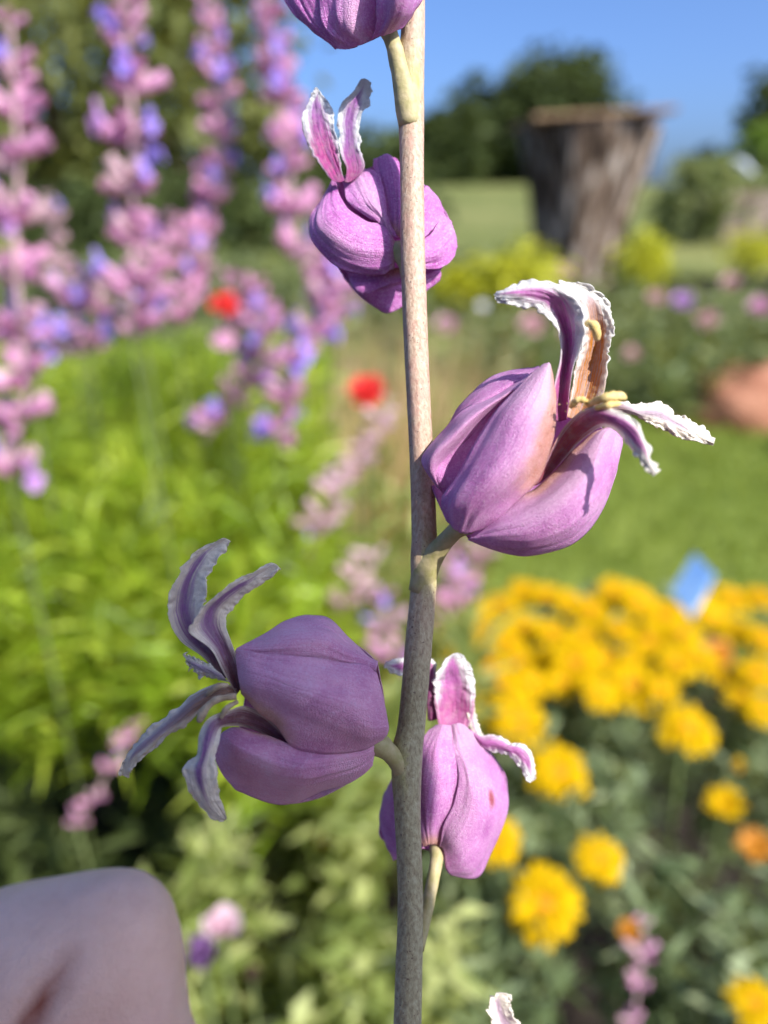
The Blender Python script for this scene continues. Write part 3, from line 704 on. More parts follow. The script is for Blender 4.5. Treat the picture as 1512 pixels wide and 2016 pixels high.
# blue plant tag
def blue_tag():
    c = B(1365, 1155, .425); root = tag(empty('plant_tag', c), 'tilted blue plant tag standing among the yellow daisies', 'plant tag')
    t = NT('tag_blue'); m = t.surf(t.ramp(t.noise(90, detail=3), [(.3, (.20, .42, .82)), (.7, (.34, .58, .92))]), .3, .5)
    t = NT('tag_white'); wm = t.surf((.74, .74, .72), .5, .4)
    u = (B(1408, 1120, .355) - B(1368, 1092, .365)); v = (B(1322, 1165, .365) - B(1368, 1092, .365)); cs = [-(u + v) * .5, (u - v) * .5, (u + v) * .5, (v - u) * .5]
    u = B(1410, 1130, .42) - B(1368, 1090, .432); 
    q = [B(1368, 1090, .432) - c, B(1408, 1132, .418) - c, B(1362, 1218, .42) - c, B(1322, 1165, .432) - c]
    nn = (q[1] - q[0]).cross(q[3] - q[0]).normalized() * .0007
    V = [x + nn for x in q] + [x - nn for x in q]; F = [(0, 1, 2, 3), (7, 6, 5, 4)] + [(i, i + 4, (i + 1) % 4 + 4, (i + 1) % 4) for i in range(4)]
    link('tag_plate', pymesh('tag_plate', V, F, False), m, root)
    q2 = [q[1].lerp(q[2], .55), q[2], q[3].lerp(q[2], .55), q[2].lerp(q[0], .16)]
    e = [q[1].lerp(q[2], .2), q[2], q[3].lerp(q[2], .35)]
    tube('white_edge', [q[1].lerp(q[2], .62), q[2]], [.0006, .0009], wm, root, 6)
    tube('stake', [q[2].lerp(q[0], .05), q[2] + Vector((.002, .03, -.05)), q[2] + Vector((.002, .05, -.15))], [.0006, .0005, .0005], M['dark_stalk'], root, 6)
blue_tag()

# ------------------------------------------------------------------ the jewelflower
def catmull(p0, p1, p2, p3, t):
    return .5 * ((2 * p1) + (-p0 + p2) * t + (2 * p0 - 5 * p1 + 4 * p2 - p3) * t * t + (-p0 + 3 * p1 - 3 * p2 + p3) * t ** 3)
def resample(arr, n):
    """catmull-rom through arr (k,...) at n samples"""
    k = len(arr); out = []
    for i in range(n):
        u = i / (n - 1) * (k - 1); j = min(int(u), k - 2); t_ = u - j
        p0 = arr[j - 1] if j > 0 else 2 * arr[0] - arr[1]; p3 = arr[j + 2] if j + 2 < k else 2 * arr[-1] - arr[-2]
        out.append(catmull(p0, arr[j], arr[j + 1], p3, t_))
    return np.array(out)
plant = empty('jewelflower', P(803, 2300)); tag(plant, 'sharp jewelflower stalk with purple urn-shaped blooms and curled white-edged petals', 'flower')
PO = Vector(plant.location)
def build_patch(name, rows, xf, m, parent, nu, nv, relief, edge_fn=None, thick=.10, seed=0):
    pts = np.array([[list(P(*xf(c[0], c[1]), c[2]) - PO) for c in r] for r in rows])          # rows x cols x 3, metres
    a = resample(pts, nu); a = np.stack([resample(a[i], nv) for i in range(nu)])                # nu x nv x 3
    du = np.gradient(a, axis=0); dv = np.gradient(a, axis=1); nr = np.cross(du, dv); nr /= np.linalg.norm(nr, axis=2, keepdims=True) + 1e-12
    U_, V_ = np.meshgrid(np.linspace(0, 1, nu), np.linspace(-1, 1, nv), indexing='ij')
    disp, lat = relief(U_, V_, seed)
    side = dv / (np.linalg.norm(dv, axis=2, keepdims=True) + 1e-12)
    a = a + nr * disp[..., None] * 1e-3 + side * lat[..., None] * 1e-3
    f = [(i * nv + j, i * nv + j + 1, (i + 1) * nv + j + 1, (i + 1) * nv + j) for i in range(nu - 1) for j in range(nv - 1)]
    me = npmesh(name, a.reshape(-1, 3), np.array(f))
    uvl = me.uv_layers.new(name='uv'); li = np.zeros(len(me.loops), np.int32); me.loops.foreach_get('vertex_index', li)
    uvs = np.stack([U_.ravel() + seed * 3.7, V_.ravel() * .5 + seed * 1.3], 1)[li]; uvl.data.foreach_set('uv', uvs.astype(np.float32).ravel())
    if edge_fn:
        for k, fn in edge_fn.items(): fattr(me, k, np.clip(fn(U_, V_), 0, 1).ravel())
    o = link(name, me, m, parent)
    s = o.modifiers.new('thickness', 'SOLIDIFY'); s.thickness = thick * 1e-3; s.offset = 0
    return o
def nz(U_, V_, su, sv, seed):
    return np.array([[noise.noise(Vector((float(u) * su, float(v) * sv, seed * 7.3))) for u, v in zip(ru, rv)] for ru, rv in zip(U_, V_)])
def sepal_relief(veins=.05, lump=.10):
    def f(U_, V_, seed):
        env = np.sin(np.pi * np.clip(U_, .02, .98)) ** .5
        base = np.clip(1.25 - U_ * 2.4, .18, 1)
        d = (veins * nz(U_, V_, 2.0, 8.0, seed) + lump * nz(U_, V_, 3.0, 2.2, seed + 3) + .17 * base * nz(U_ + .12 * V_, V_, 2.4, 5.0, seed + 21) + .022 * nz(U_, V_, 9, 9, seed + 5)) * env
        d += .10 * np.clip((np.abs(V_) - .86) / .14, 0, 1) * nz(U_, V_, 7, 1, seed + 9)
        lat = np.sign(V_) * np.clip((np.abs(V_) - .55) / .45, 0, 1) * (.07 * nz(U_, V_, 9, .5, seed + 11) + .17 * np.clip(1 - U_ * 3, 0, 1) * nz(U_, V_, 14, .5, seed + 17))
        return d, lat
    return f
def petal_relief(amp=.24, u0=.30):
    def f(U_, V_, seed):
        k = np.clip((U_ - u0) / .25, 0, 1) * np.abs(V_) ** 1.8
        d = .6 * amp * k * (nz(U_, V_, 13, 1.6, seed) * 1.3 + 1.1 * nz(U_, V_, 30, 4.5, seed + 2)) + .05 * nz(U_, V_, 8, 6, seed + 4)
        gate = .35 + np.clip(nz(U_, np.sign(V_), 6, 1.0, seed + 12) * 2.2 + .4, 0, 1.2)
        lat = np.sign(V_) * k * gate * (.15 * nz(U_, np.sign(V_), 11, 1.0, seed + 6) + .085 * nz(U_, np.sign(V_), 33, 1.0, seed + 8) + .055 * nz(U_, np.sign(V_), 80, 1.0, seed + 14))
        return d, lat
    return f
def flat(rows, k=.38, z=-1.2): return [[(a, b, z + (c - z) * k) for a, b, c in r] for r in rows]
def sepal(flower, rows, xf, m='sepal', seed=0, brown=None, spot=None, pale=None, veins=.06, lump=.10, thick=.06):
    zero = lambda u, v: u * 0
    if 31 <= seed <= 35: rows = flat(rows, .48)
    if seed in (1, 4): rows = flat(rows, .66, 3.7)
    if seed in (21, 22, 23): rows = flat(rows, .76, 2.9)
    if seed in (41, 42): rows = flat(rows, .74, -1.6)
    if seed == 36: rows = flat(rows, .5, -2.6)
    if seed in (51, 52): rows = flat(rows, .5, -1.0)
    if seed == 54: rows = flat(rows, .6, -1.5)
    return build_patch('sepal', rows, xf, M[m], flower, 10 * len(rows), 34, sepal_relief(veins, lump),
                       {'brown': brown or zero, 'spot': spot or zero, 'pale': pale or zero}, thick, seed)
def petal(flower, rows, xf, m='petal', seed=0, amp=.24, u0=.3, claw=.5):
    if seed in (38, 39): rows = flat(rows, .17)
    return build_patch('petal', rows, xf, M[m], flower, 13 * len(rows), 26, petal_relief(amp, u0),
                       {'edge': lambda u, v: np.abs(v) * np.clip(.45 + u * .75, 0, 1.05) + np.clip((u - .70) * 2.2, 0, .65), 'claw': lambda u, v: np.clip(1 - (u - claw + .2) / .3, 0, 1)}, .04, seed)
def anther(flower, pts, xf, r_, m='anther'):
    ps = resample(np.array([list(P(*xf(a, b), c) - PO) for a, b, c in pts]), 12)
    rr = [r_ * .62e-3 * (.5 + .75 * math.sin(math.pi * (.12 + .76 * i / 11))) * (1 + .2 * random.uniform(-1, 1)) for i in range(12)]
    V, F = tube_verts(ps, rr, 10); return link('anther', pymesh('anther', V, F), M[m], flower)
def stalk_of_flower(pts, label=None):
    """pedicel: the flower part's own mesh, with a swollen receptacle"""
    ps = resample(np.array([list(P(a, b, c) - PO) for a, b, c, h in pts]), 20); rr = resample(np.array([[h * MMPX] for *_, h in pts]), 20)[:, 0]
    V, F = tube_verts(ps, rr, 18); V = [v + Vector((1, 1, 1)) * 4e-5 * noise.noise(v * 2500) for v in V]
    o = link('flower', pymesh('flower', V, F), M['pedicel'], plant)
    if label: o['label'] = label
    return o
# stem
SP = [(815, -260, 22), (813, -60, 22.5), (813, 60, 23.5), (808, 150, 27), (810, 230, 25), (811, 350, 23.5), (813, 500, 24), (820, 700, 23.5), (830, 900, 24), (835, 1040, 24.5), (835, 1100, 27), (833, 1160, 25.5), (825, 1260, 26.5), (811, 1420, 27), (801, 1490, 31), (802, 1590, 26.5), (806, 1700, 25), (808, 1800, 25), (804, 1950, 27), (802, 2060, 27.5), (803, 2320, 28)]
sp = resample(np.array([list(P(a, b, 0) - PO) + [h * MMPX, b] for a, b, h in SP]), 320); NSD = 40
V, F = tube_verts(sp[:, :3], sp[:, 3], NSD, True)
V2, hg, nd = [], [], []
for i, v in enumerate(V):
    c = Vector(sp[i // NSD][:3]); py = sp[i // NSD][4]; d = (v - c).normalized()
    k = noise.noise(Vector((d.x * 3, d.y * 3, py * .004))) * .05 + noise.noise(Vector((d.x * 11, d.y * 11, py * .03))) * .022
    V2.append(c + (v - c) * (1 + k)); hg.append(min(1, max(0, (py - 1000) / 380)))
    g = lambda y0, s_: math.exp(-((py - y0) / s_) ** 2)
    nd.append(min(1, (g(175, 60) * (.8 if d.x < .6 else .2) + g(1110, 45) * (1 if d.x > -.2 else .1) * .8 + g(1500, 40) * (.5 if d.x < 0 else 0))))
me = pymesh('stem', V2, F); fattr(me, 'hgt', hg); fattr(me, 'node', nd); stem = link('stem', me, M['stem'], plant)

def XF(x0, y0, s): return lambda x, y: (x0 + x / s, y0 + y / s)
ss = lambda x: np.clip(x, 0, 1) ** 2 * (3 - 2 * np.clip(x, 0, 1))
# ---- flower right of the stem, sunlit
x3 = XF(780, 520, 2.291)
f3 = stalk_of_flower([(828, 1165, 0, 24), (838, 1122, .15, 26), (855, 1092, .6, 21), (876, 1066, 1.3, 17), (900, 1042, 2.2, 17), (918, 1028, 2.6, 24), (935, 1010, 2.8, 12)], 'open sunlit bloom right of the stem with four curled petals')
sepal(f3, [[(235, 1165, 2.2), (270, 1200, 2.8), (320, 1215, 2.8), (400, 1190, 3.0)], [(205, 1070, 2.6), (290, 1090, 4.6), (380, 1110, 5.0), (450, 1150, 3.6)],
           [(270, 960, 3.2), (380, 970, 5.9), (490, 1000, 6.2), (560, 1050, 4.6)], [(350, 830, 3.6), (470, 840, 6.4), (580, 880, 6.6), (640, 970, 4.6)],
           [(430, 690, 3.8), (540, 690, 6.2), (630, 740, 6.3), (700, 830, 4.8)], [(550, 550, 3.9), (620, 560, 5.4), (680, 600, 5.3), (718, 680, 4.2)],
           [(660, 455, 3.8), (680, 447, 4.2), (695, 455, 4.2), (712, 540, 3.8)]], x3, 'sepal', 1,
      brown=lambda u, v: ss((v + .02) / .75) * ss((u - .2) / .3) * .72, pale=lambda u, v: .45 * ss((u - .55) / .4) + .25 * np.exp(-((v - .2) / .3) ** 2) * ss(u * 2))
sepal(f3, [[(185, 1005, 1.0), (195, 1015, 1.8), (215, 1035, 1.6), (260, 1070, 2.0)], [(125, 910, 1.2), (150, 930, 2.4), (190, 960, 2.2), (290, 1000, 2.2)],
           [(140, 845, 1.0), (175, 860, 2.8), (225, 890, 2.0), (370, 900, 2.4)], [(210, 752, .8), (260, 775, 3.2), (320, 790, 2.0), (450, 800, 2.6)],
           [(290, 662, .8), (350, 685, 3.4), (410, 700, 2.0), (530, 690, 2.6)], [(450, 585, 1.0), (490, 590, 3.2), (520, 600, 2.0), (610, 610, 2.6)],
           [(560, 520, 1.2), (590, 525, 2.6), (610, 540, 2.0), (650, 550, 2.4)], [(640, 470, 1.6), (650, 475, 2.2), (660, 480, 2.0), (675, 490, 2.4)]], x3, 'sepal', 2, pale=lambda u, v: .25 * np.exp(-((v + .3) / .3) ** 2))
sepal(f3, [[(160, 850, -.8), (200, 850, .4), (300, 880, .2)], [(225, 745, -.8), (260, 740, .6), (400, 770, .4)], [(290, 630, -.8), (340, 650, 1.0), (480, 680, .6)],
           [(395, 532, -.8), (450, 570, 1.3), (580, 600, .8)], [(500, 482, -.6), (545, 515, 1.3), (630, 540, 1.0)], [(600, 467, -.2), (620, 485, 1.2), (655, 500, 1.2)], [(645, 462, .4), (650, 470, 1.1), (665, 480, 1.3)]], x3, 'sepal', 3)
sepal(f3, [[(400, 1195, 3.0), (360, 1225, 3.2), (335, 1235, 3.0), (325, 1240, 2.6)], [(470, 1120, 3.6), (470, 1190, 4.8), (450, 1250, 4.2), (430, 1285, 2.6)],
           [(560, 1050, 4.0), (610, 1150, 6.0), (620, 1250, 5.2), (600, 1310, 2.4)], [(640, 1000, 4.0), (740, 1070, 6.6), (790, 1180, 5.6), (800, 1262, 2.4)],
           [(740, 905, 3.8), (850, 960, 6.4), (900, 1050, 5.2), (935, 1110, 2.2)], [(820, 822, 3.4), (910, 850, 5.6), (965, 910, 4.4), (993, 950, 2.2)],
           [(890, 758, 3.0), (950, 770, 4.4), (990, 810, 3.6), (1018, 830, 2.4)], [(945, 735, 2.6), (975, 745, 3.2), (1000, 765, 3.0), (1018, 785, 2.4)]], x3, 'sepal', 4,
      brown=lambda u, v: ss((-v - .62) / .38) * ss((u - .2) / .2) * .85, pale=lambda u, v: .5 * np.exp(-((v + .5) / .35) ** 2) * ss(u * 2.2))
sepal(f3, [[(230, 1160, 1.5), (280, 1180, 1), (330, 1240, 1.5)], [(140, 920, 0), (400, 1050, -3), (600, 1300, 1)], [(225, 745, -.9), (550, 880, -4), (860, 1200, 1)],
           [(395, 532, -.9), (680, 700, -3.6), (985, 960, 1)], [(600, 467, -.3), (760, 600, -2.2), (1000, 800, 1.4)]], x3, 'sepal', 5)
petal(f3, [[(700, 700, 3.4), (735, 710, 3.0), (770, 700, 3.4)], [(712, 560, 3.9), (750, 570, 3.4), (782, 570, 4.0)], [(738, 430, 4.0), (770, 440, 3.4), (800, 460, 4.4)], [(738, 335, 4.0), (775, 330, 3.6), (830, 380, 4.8)],
           [(700, 260, 4.2), (755, 240, 4.0), (850, 280, 5.2)], [(640, 212, 4.4), (720, 165, 4.6), (825, 175, 5.2)], [(570, 195, 4.6), (640, 130, 5.0), (740, 98, 5.0)],
           [(500, 182, 4.6), (550, 130, 5.0), (600, 72, 4.8)], [(455, 165, 4.4), (470, 135, 4.6), (510, 103, 4.5)], [(447, 142, 4.3), (448, 135, 4.3), (452, 125, 4.3)]], x3, 'petal', 11, .26, .25, .25)
petal(f3, [[(770, 690, 3.0), (810, 700, 2.4), (860, 680, 2.6)], [(790, 580, 2.6), (850, 580, 1.8), (932, 590, 2.6)], [(810, 450, 2.6), (880, 450, 1.6), (960, 450, 2.6)], [(840, 360, 2.8), (900, 350, 1.8), (960, 380, 2.6)],
           [(835, 270, 3.2), (900, 260, 2.2), (980, 290, 2.6)], [(800, 180, 3.4), (880, 170, 2.8), (968, 200, 2.6)], [(750, 100, 3.6), (830, 110, 3.0), (925, 132, 2.8)], [(730, 76, 3.4), (770, 80, 3.2), (830, 86, 3.0)]], x3, 'petal_orange', 12, .34, .08, .72)
petal(f3, [[(625, 1000, 3.6), (650, 985, 3.3), (690, 950, 3.4)], [(690, 850, 4.2), (720, 870, 3.5), (770, 865, 3.8)], [(770, 720, 4.6), (800, 770, 4.4), (840, 790, 4.2)], [(870, 645, 5.4), (890, 690, 6.0), (925, 735, 5.2)],
           [(970, 650, 6.6), (975, 700, 7.0), (1000, 755, 6.2)], [(1070, 700, 7.4), (1060, 750, 7.6), (1050, 830, 7.2)], [(1130, 790, 7.8), (1110, 820, 8.0), (1090, 880, 7.8)], [(1155, 880, 8.0), (1140, 890, 8.2), (1120, 920, 8.0)], [(1190, 930, 8.1), (1175, 945, 8.2), (1160, 955, 8.1)]], x3, 'petal_brown', 13, .26, .42, .46)
petal(f3, [[(880, 630, 2.6), (900, 650, 2.6), (920, 665, 2.8)], [(1010, 620, 2.6), (1020, 645, 3.0), (1040, 672, 2.8)], [(1090, 632, 2.6), (1100, 670, 3.0), (1130, 712, 2.8)], [(1200, 622, 2.6), (1190, 680, 3.0), (1210, 748, 2.8)],
           [(1265, 678, 2.6), (1270, 720, 2.9), (1290, 788, 2.8)], [(1350, 708, 2.6), (1350, 760, 2.8), (1360, 802, 2.7)], [(1438, 785, 2.6), (1435, 800, 2.7), (1432, 822, 2.6)]], x3, 'petal_withered', 14, .34, .1, .2)
anther(f3, [(856, 268, 4.9), (884, 272, 5.2), (902, 300, 5.2), (906, 342, 4.9)], x3, .30)
anther(f3, [(865, 632, 5.4), (940, 604, 6.6), (1000, 594, 6.4), (1030, 604, 6.0)], x3, .33)
anther(f3, [(785, 645, 5.0), (820, 612, 5.4), (862, 618, 5.4)], x3, .24)
anther(f3, [(900, 650, 6.2), (960, 634, 6.6), (1010, 628, 6.2)], x3, .24)
V, F = [], []
for k in range(60):
    a = random.gauss(.5, .3); c = P(*x3(770 + 190 * a + random.gauss(0, 14), 640 - 40 * a + random.gauss(0, 22)), 5.2 + 1.2 * a + random.gauss(0, .25)) - PO
    rr = U(.025, .06) * 1e-3; b = len(V); V += [c + Vector(d) * rr * U(.8, 1.2) for d in ((1, 0, 0), (-1, 0, 0), (0, 1, 0), (0, -1, 0), (0, 0, 1), (0, 0, -1))]
    F += [(b + i, b + j, b + q) for i in (0, 1) for j in (2, 3) for q in (4, 5)]
tag(link('pollen', pymesh('pollen', V, F), M['anther'], f3), kind='stuff')
# ---- shaded violet flower left of the stem
x2 = XF(220, 1030, 2.607)
f2 = stalk_of_flower([(803, 1545, 0, 24), (797, 1515, .1, 26), (782, 1495, .4, 21), (765, 1480, .7, 18), (748, 1468, 1.0, 22), (725, 1458, 1.4, 16)], 'shaded violet bloom left of the stem with drooping pale petals')
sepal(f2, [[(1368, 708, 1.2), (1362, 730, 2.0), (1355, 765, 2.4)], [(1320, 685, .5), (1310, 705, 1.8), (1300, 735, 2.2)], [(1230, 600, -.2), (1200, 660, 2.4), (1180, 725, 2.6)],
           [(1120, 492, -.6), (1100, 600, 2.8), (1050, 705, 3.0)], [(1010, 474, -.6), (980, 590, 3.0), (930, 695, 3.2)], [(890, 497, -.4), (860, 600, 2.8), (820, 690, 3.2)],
           [(790, 565, .2), (760, 620, 2.2), (730, 675, 2.8)], [(700, 612, 1.0), (685, 635, 1.8), (660, 655, 2.4)], [(640, 645, 1.6), (640, 650, 1.8), (635, 655, 2.0)]], x2, 'sepal_shade_lift', 21)
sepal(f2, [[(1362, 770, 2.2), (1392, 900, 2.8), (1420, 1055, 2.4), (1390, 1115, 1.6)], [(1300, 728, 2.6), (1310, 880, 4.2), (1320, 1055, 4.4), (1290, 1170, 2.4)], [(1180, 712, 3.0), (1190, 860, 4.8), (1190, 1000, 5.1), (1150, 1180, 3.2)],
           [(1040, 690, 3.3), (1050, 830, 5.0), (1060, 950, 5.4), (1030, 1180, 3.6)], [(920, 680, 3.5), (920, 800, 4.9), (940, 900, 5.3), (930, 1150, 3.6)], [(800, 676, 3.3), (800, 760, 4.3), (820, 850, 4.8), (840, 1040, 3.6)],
           [(700, 658, 2.8), (700, 730, 3.6), (715, 820, 4.2), (735, 950, 3.4)], [(638, 650, 2.2), (640, 710, 2.6), (650, 790, 3.0), (665, 870, 3.0)]], x2, 'sepal_shade_lift', 22,
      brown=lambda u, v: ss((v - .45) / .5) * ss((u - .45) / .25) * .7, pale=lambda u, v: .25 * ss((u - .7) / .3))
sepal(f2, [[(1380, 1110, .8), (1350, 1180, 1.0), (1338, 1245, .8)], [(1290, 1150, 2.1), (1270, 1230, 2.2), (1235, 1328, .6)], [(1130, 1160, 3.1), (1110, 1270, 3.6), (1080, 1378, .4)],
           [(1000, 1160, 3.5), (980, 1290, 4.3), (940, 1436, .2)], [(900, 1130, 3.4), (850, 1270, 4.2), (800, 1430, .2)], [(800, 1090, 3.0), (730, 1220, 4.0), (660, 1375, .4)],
           [(710, 1065, 2.8), (630, 1160, 3.4), (570, 1290, .8)], [(640, 1045, 2.4), (580, 1100, 2.6), (533, 1200, 1.4)], [(610, 1050, 2.2), (570, 1075, 2.2), (540, 1120, 1.8)]], x2, 'sepal_shade_lift', 23,
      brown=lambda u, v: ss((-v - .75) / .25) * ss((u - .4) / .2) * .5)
sepal(f2, [[(1365, 720, 1.2), (1400, 950, -.5), (1370, 1110, .8)], [(1230, 600, -.3), (1200, 950, -3.5), (1230, 1325, .5)], [(1010, 474, -.7), (980, 950, -5), (940, 1435, .1)], [(790, 565, .1), (760, 900, -3.5), (660, 1375, .3)], [(650, 645, 1.4), (690, 850, -1.5), (600, 1310, .7)]], x2, 'sepal_shade_lift', 24)
petal(f2, [[(930, 1140, 2.4), (930, 1150, 2.2), (925, 1155, 2.3)], [(800, 1000, 2.8), (790, 1040, 2.5), (760, 1075, 2.4)], [(690, 940, 3.0), (660, 1000, 2.9), (660, 1042, 2.6)], [(600, 960, 3.6), (580, 1010, 3.8), (575, 1045, 3.4)],
           [(500, 1000, 4.2), (520, 1040, 4.6), (560, 1070, 4.2)], [(450, 1080, 4.6), (490, 1110, 5.0), (550, 1130, 4.8)], [(435, 1180, 4.8), (470, 1200, 5.2), (530, 1195, 5.0)], [(378, 1240, 4.8), (450, 1270, 5.3), (540, 1250, 5.1)],
           [(385, 1320, 4.8), (460, 1350, 5.2), (550, 1340, 5.0)], [(430, 1420, 4.6), (490, 1430, 5.0), (558, 1420, 4.8)], [(510, 1500, 4.4), (540, 1500, 4.6), (580, 1480, 4.5)], [(575, 1525, 4.3), (580, 1522, 4.3), (585, 1515, 4.3)]], x2, 'petal_shade_warm', 25, .26, .42, .42)
petal(f2, [[(640, 850, 2.4), (640, 880, 2.6), (640, 905, 2.4)], [(560, 820, 2.8), (555, 865, 3.2), (560, 910, 3.0)], [(430, 870, 2.8), (440, 920, 3.4), (450, 970, 3.0)], [(340, 950, 2.8), (350, 990, 3.2), (390, 1030, 3.0)],
           [(240, 1020, 2.6), (260, 1060, 3.0), (290, 1090, 2.8)], [(150, 1090, 2.4), (175, 1130, 2.8), (210, 1165, 2.6)], [(90, 1160, 2.2), (110, 1190, 2.5), (140, 1220, 2.4)], [(60, 1230, 2.1), (80, 1245, 2.2), (100, 1270, 2.2)], [(45, 1290, 2), (60, 1295, 2), (80, 1305, 2)]], x2, 'petal_withered', 26, .34, .2, .4)
petal(f2, [[(560, 800, 1.2), (600, 790, 1.0), (620, 770, 1.2)], [(470, 690, 1.2), (510, 680, .8), (545, 670, 1.2)], [(350, 600, 1.2), (410, 570, .6), (470, 540, 1.4)], [(295, 500, 1.2), (370, 470, .5), (470, 430, 1.6)],
           [(288, 420, 1.0), (370, 390, .5), (480, 380, 1.6)], [(310, 330, 1.0), (390, 300, .6), (488, 300, 1.4)], [(360, 235, 1.0), (430, 220, .7), (515, 235, 1.2)], [(425, 152, 1.0), (480, 150, .8), (550, 180, 1.1)], [(510, 105, 1.0), (540, 110, .9), (590, 130, 1.0)], [(572, 75, 1), (592, 82, 1), (612, 95, 1)]], x2, 'petal_shade_warm', 27, .22, .2, .25)
petal(f2, [[(640, 880, 2.6), (655, 860, 2.2), (670, 840, 2.4)], [(570, 760, 2.8), (610, 740, 2.2), (645, 700, 2.4)], [(510, 650, 3.0), (560, 630, 2.2), (612, 610, 2.4)], [(400, 560, 3.4), (500, 520, 2.6), (588, 530, 2.4)],
           [(425, 500, 3.6), (510, 440, 2.8), (603, 460, 2.4)], [(500, 400, 3.6), (570, 380, 3.0), (645, 405, 2.4)], [(560, 345, 3.4), (640, 330, 3.0), (710, 355, 2.5)], [(640, 290, 3.2), (710, 290, 2.9), (780, 310, 2.6)], [(730, 248, 3.0), (770, 255, 2.8), (830, 270, 2.7)], [(820, 203, 2.8), (845, 212, 2.8), (864, 235, 2.8)]], x2, 'petal_shade_warm', 28, .22, .25, .3)
petal(f2, [[(600, 815, 2.8), (585, 800, 2.9), (565, 780, 2.8)], [(530, 800, 2.6), (510, 760, 2.9), (500, 725, 2.6)], [(450, 780, 2.4), (440, 735, 2.7), (430, 690, 2.4)], [(410, 740, 2.3), (395, 710, 2.5), (375, 675, 2.3)], [(385, 700, 2.3), (378, 690, 2.4), (368, 672, 2.3)]], x2, 'petal_withered', 29, .4, .05, -.1)
anther(f2, [(640, 888, 4.0), (540, 905, 4.2), (475, 960, 4.4), (448, 1020, 4.4)], x2, .30, 'anther_dull')
anther(f2, [(645, 915, 3.8), (590, 950, 4.2), (560, 1000, 4.2)], x2, .2, 'anther_dull')
anther(f2, [(600, 830, 3.4), (540, 840, 3.6), (490, 880, 3.4)], x2, .22, 'anther_dull')
# ---- upper flower behind the stem
x1 = XF(560, 0, 3.15)
f1 = stalk_of_flower([(815, 640, -.4, 18), (812, 580, -.9, 17), (800, 520, -1.3, 17), (786, 495, -1.6, 20), (778, 488, -2.2, 12)], 'purple bloom seen from its base behind the upper stem, two petals upright')
sepal(f1, [[(690, 1500, -1.6), (690, 1560, -1.2), (680, 1660, -1.6)], [(610, 1390, -1.6), (610, 1540, -.8), (600, 1712, -2.2)], [(500, 1370, -1.8), (450, 1520, -.9), (430, 1690, -3.0)], [(400, 1300, -2.4), (310, 1440, -1.4), (290, 1625, -3.6)],
           [(350, 1230, -3.0), (240, 1370, -2.4), (165, 1480, -4.2)], [(330, 1170, -3.6), (240, 1270, -3.4), (155, 1370, -4.8)], [(320, 1130, -4.2), (270, 1190, -4.2), (215, 1275, -5.0)], [(330, 1100, -4.6), (300, 1110, -4.8), (280, 1160, -5)]], x1, 'sepal_deep', 31, brown=lambda u, v: ss((.12 - u) / .12) * .5, pale=lambda u, v: .3 * np.exp(-((v - .2) / .4) ** 2) * np.exp(-((u - .45) / .25) ** 2))
sepal(f1, [[(700, 1480, -1.6), (650, 1450, -1.6), (610, 1390, -1.8)], [(640, 1330, -1.6), (600, 1340, -1.2), (540, 1360, -1.8)], [(620, 1220, -2.0), (540, 1260, -1.2), (430, 1290, -2.2)], [(600, 1120, -2.6), (500, 1170, -1.8), (380, 1220, -2.6)],
           [(560, 1060, -3.4), (470, 1100, -2.8), (370, 1160, -3.4)], [(500, 1050, -4.0), (430, 1090, -3.8), (350, 1120, -4.2)]], x1, 'sepal_deep', 32, pale=lambda u, v: .3 * np.exp(-(v / .5) ** 2))
sepal(f1, [[(720, 1480, -1.8), (690, 1450, -1.8), (660, 1420, -2.0)], [(760, 1330, -2.0), (690, 1320, -1.8), (625, 1320, -2.2)], [(760, 1180, -2.6), (680, 1180, -2.2), (600, 1180, -3.0)], [(730, 1060, -3.4), (660, 1050, -3.0), (560, 1080, -3.8)],
           [(690, 990, -4.2), (630, 965, -4.2), (550, 1000, -4.6)], [(660, 975, -4.8), (620, 970, -4.9), (570, 990, -5)]], x1, 'sepal_deep', 33, brown=lambda u, v: ss((.2 - u) / .2) * .6)
sepal(f1, [[(740, 1480, -1.6), (740, 1520, -1.4), (740, 1580, -1.6)], [(820, 1300, -1.6), (850, 1400, -1.2), (860, 1480, -1.8)], [(870, 1160, -2.6), (920, 1260, -1.8), (920, 1420, -2.0)], [(900, 1170, -4), (960, 1240, -3.4), (990, 1330, -3)]], x1, 'sepal_deep', 34)
sepal(f1, [[(740, 1560, -1.6), (740, 1600, -1.4), (740, 1660, -1.6)], [(870, 1480, -1.9), (880, 1570, -1.0), (870, 1670, -2.0)], [(930, 1420, -2.4), (970, 1520, -1.6), (960, 1665, -2.8)], [(985, 1330, -3.2), (1040, 1430, -3.0), (1040, 1610, -3.6)], [(1000, 1345, -4.0), (1055, 1440, -4.2), (1072, 1530, -4.2)]], x1, 'sepal_deep', 35)
sepal(f1, [[(640, 1650, -1.6), (690, 1660, -1.4), (760, 1660, -1.6)], [(480, 1690, -3.0), (620, 1760, -2.0), (860, 1700, -2.4)], [(365, 1670, -4.4), (520, 1810, -2.6), (960, 1680, -3.6)], [(400, 1760, -5), (560, 1870, -3.6), (962, 1740, -4.0)], [(540, 1870, -5), (650, 1940, -4.6), (885, 1800, -4.4)]], x1, 'sepal_deep', 36, brown=lambda u, v: ss((.25 - u) / .25) * .6)
sepal(f1, [[(280, 1160, -3.4), (340, 1110, -5), (500, 1050, -3.4)], [(158, 1400, -3.4), (500, 1250, -8), (685, 1000, -3.4)], [(300, 1620, -3), (620, 1450, -9), (960, 1265, -3)], [(450, 1800, -3.4), (720, 1650, -8), (1055, 1500, -3)], [(650, 1930, -3.4), (800, 1800, -6), (950, 1700, -3.2)]], x1, 'sepal_deep', 37)
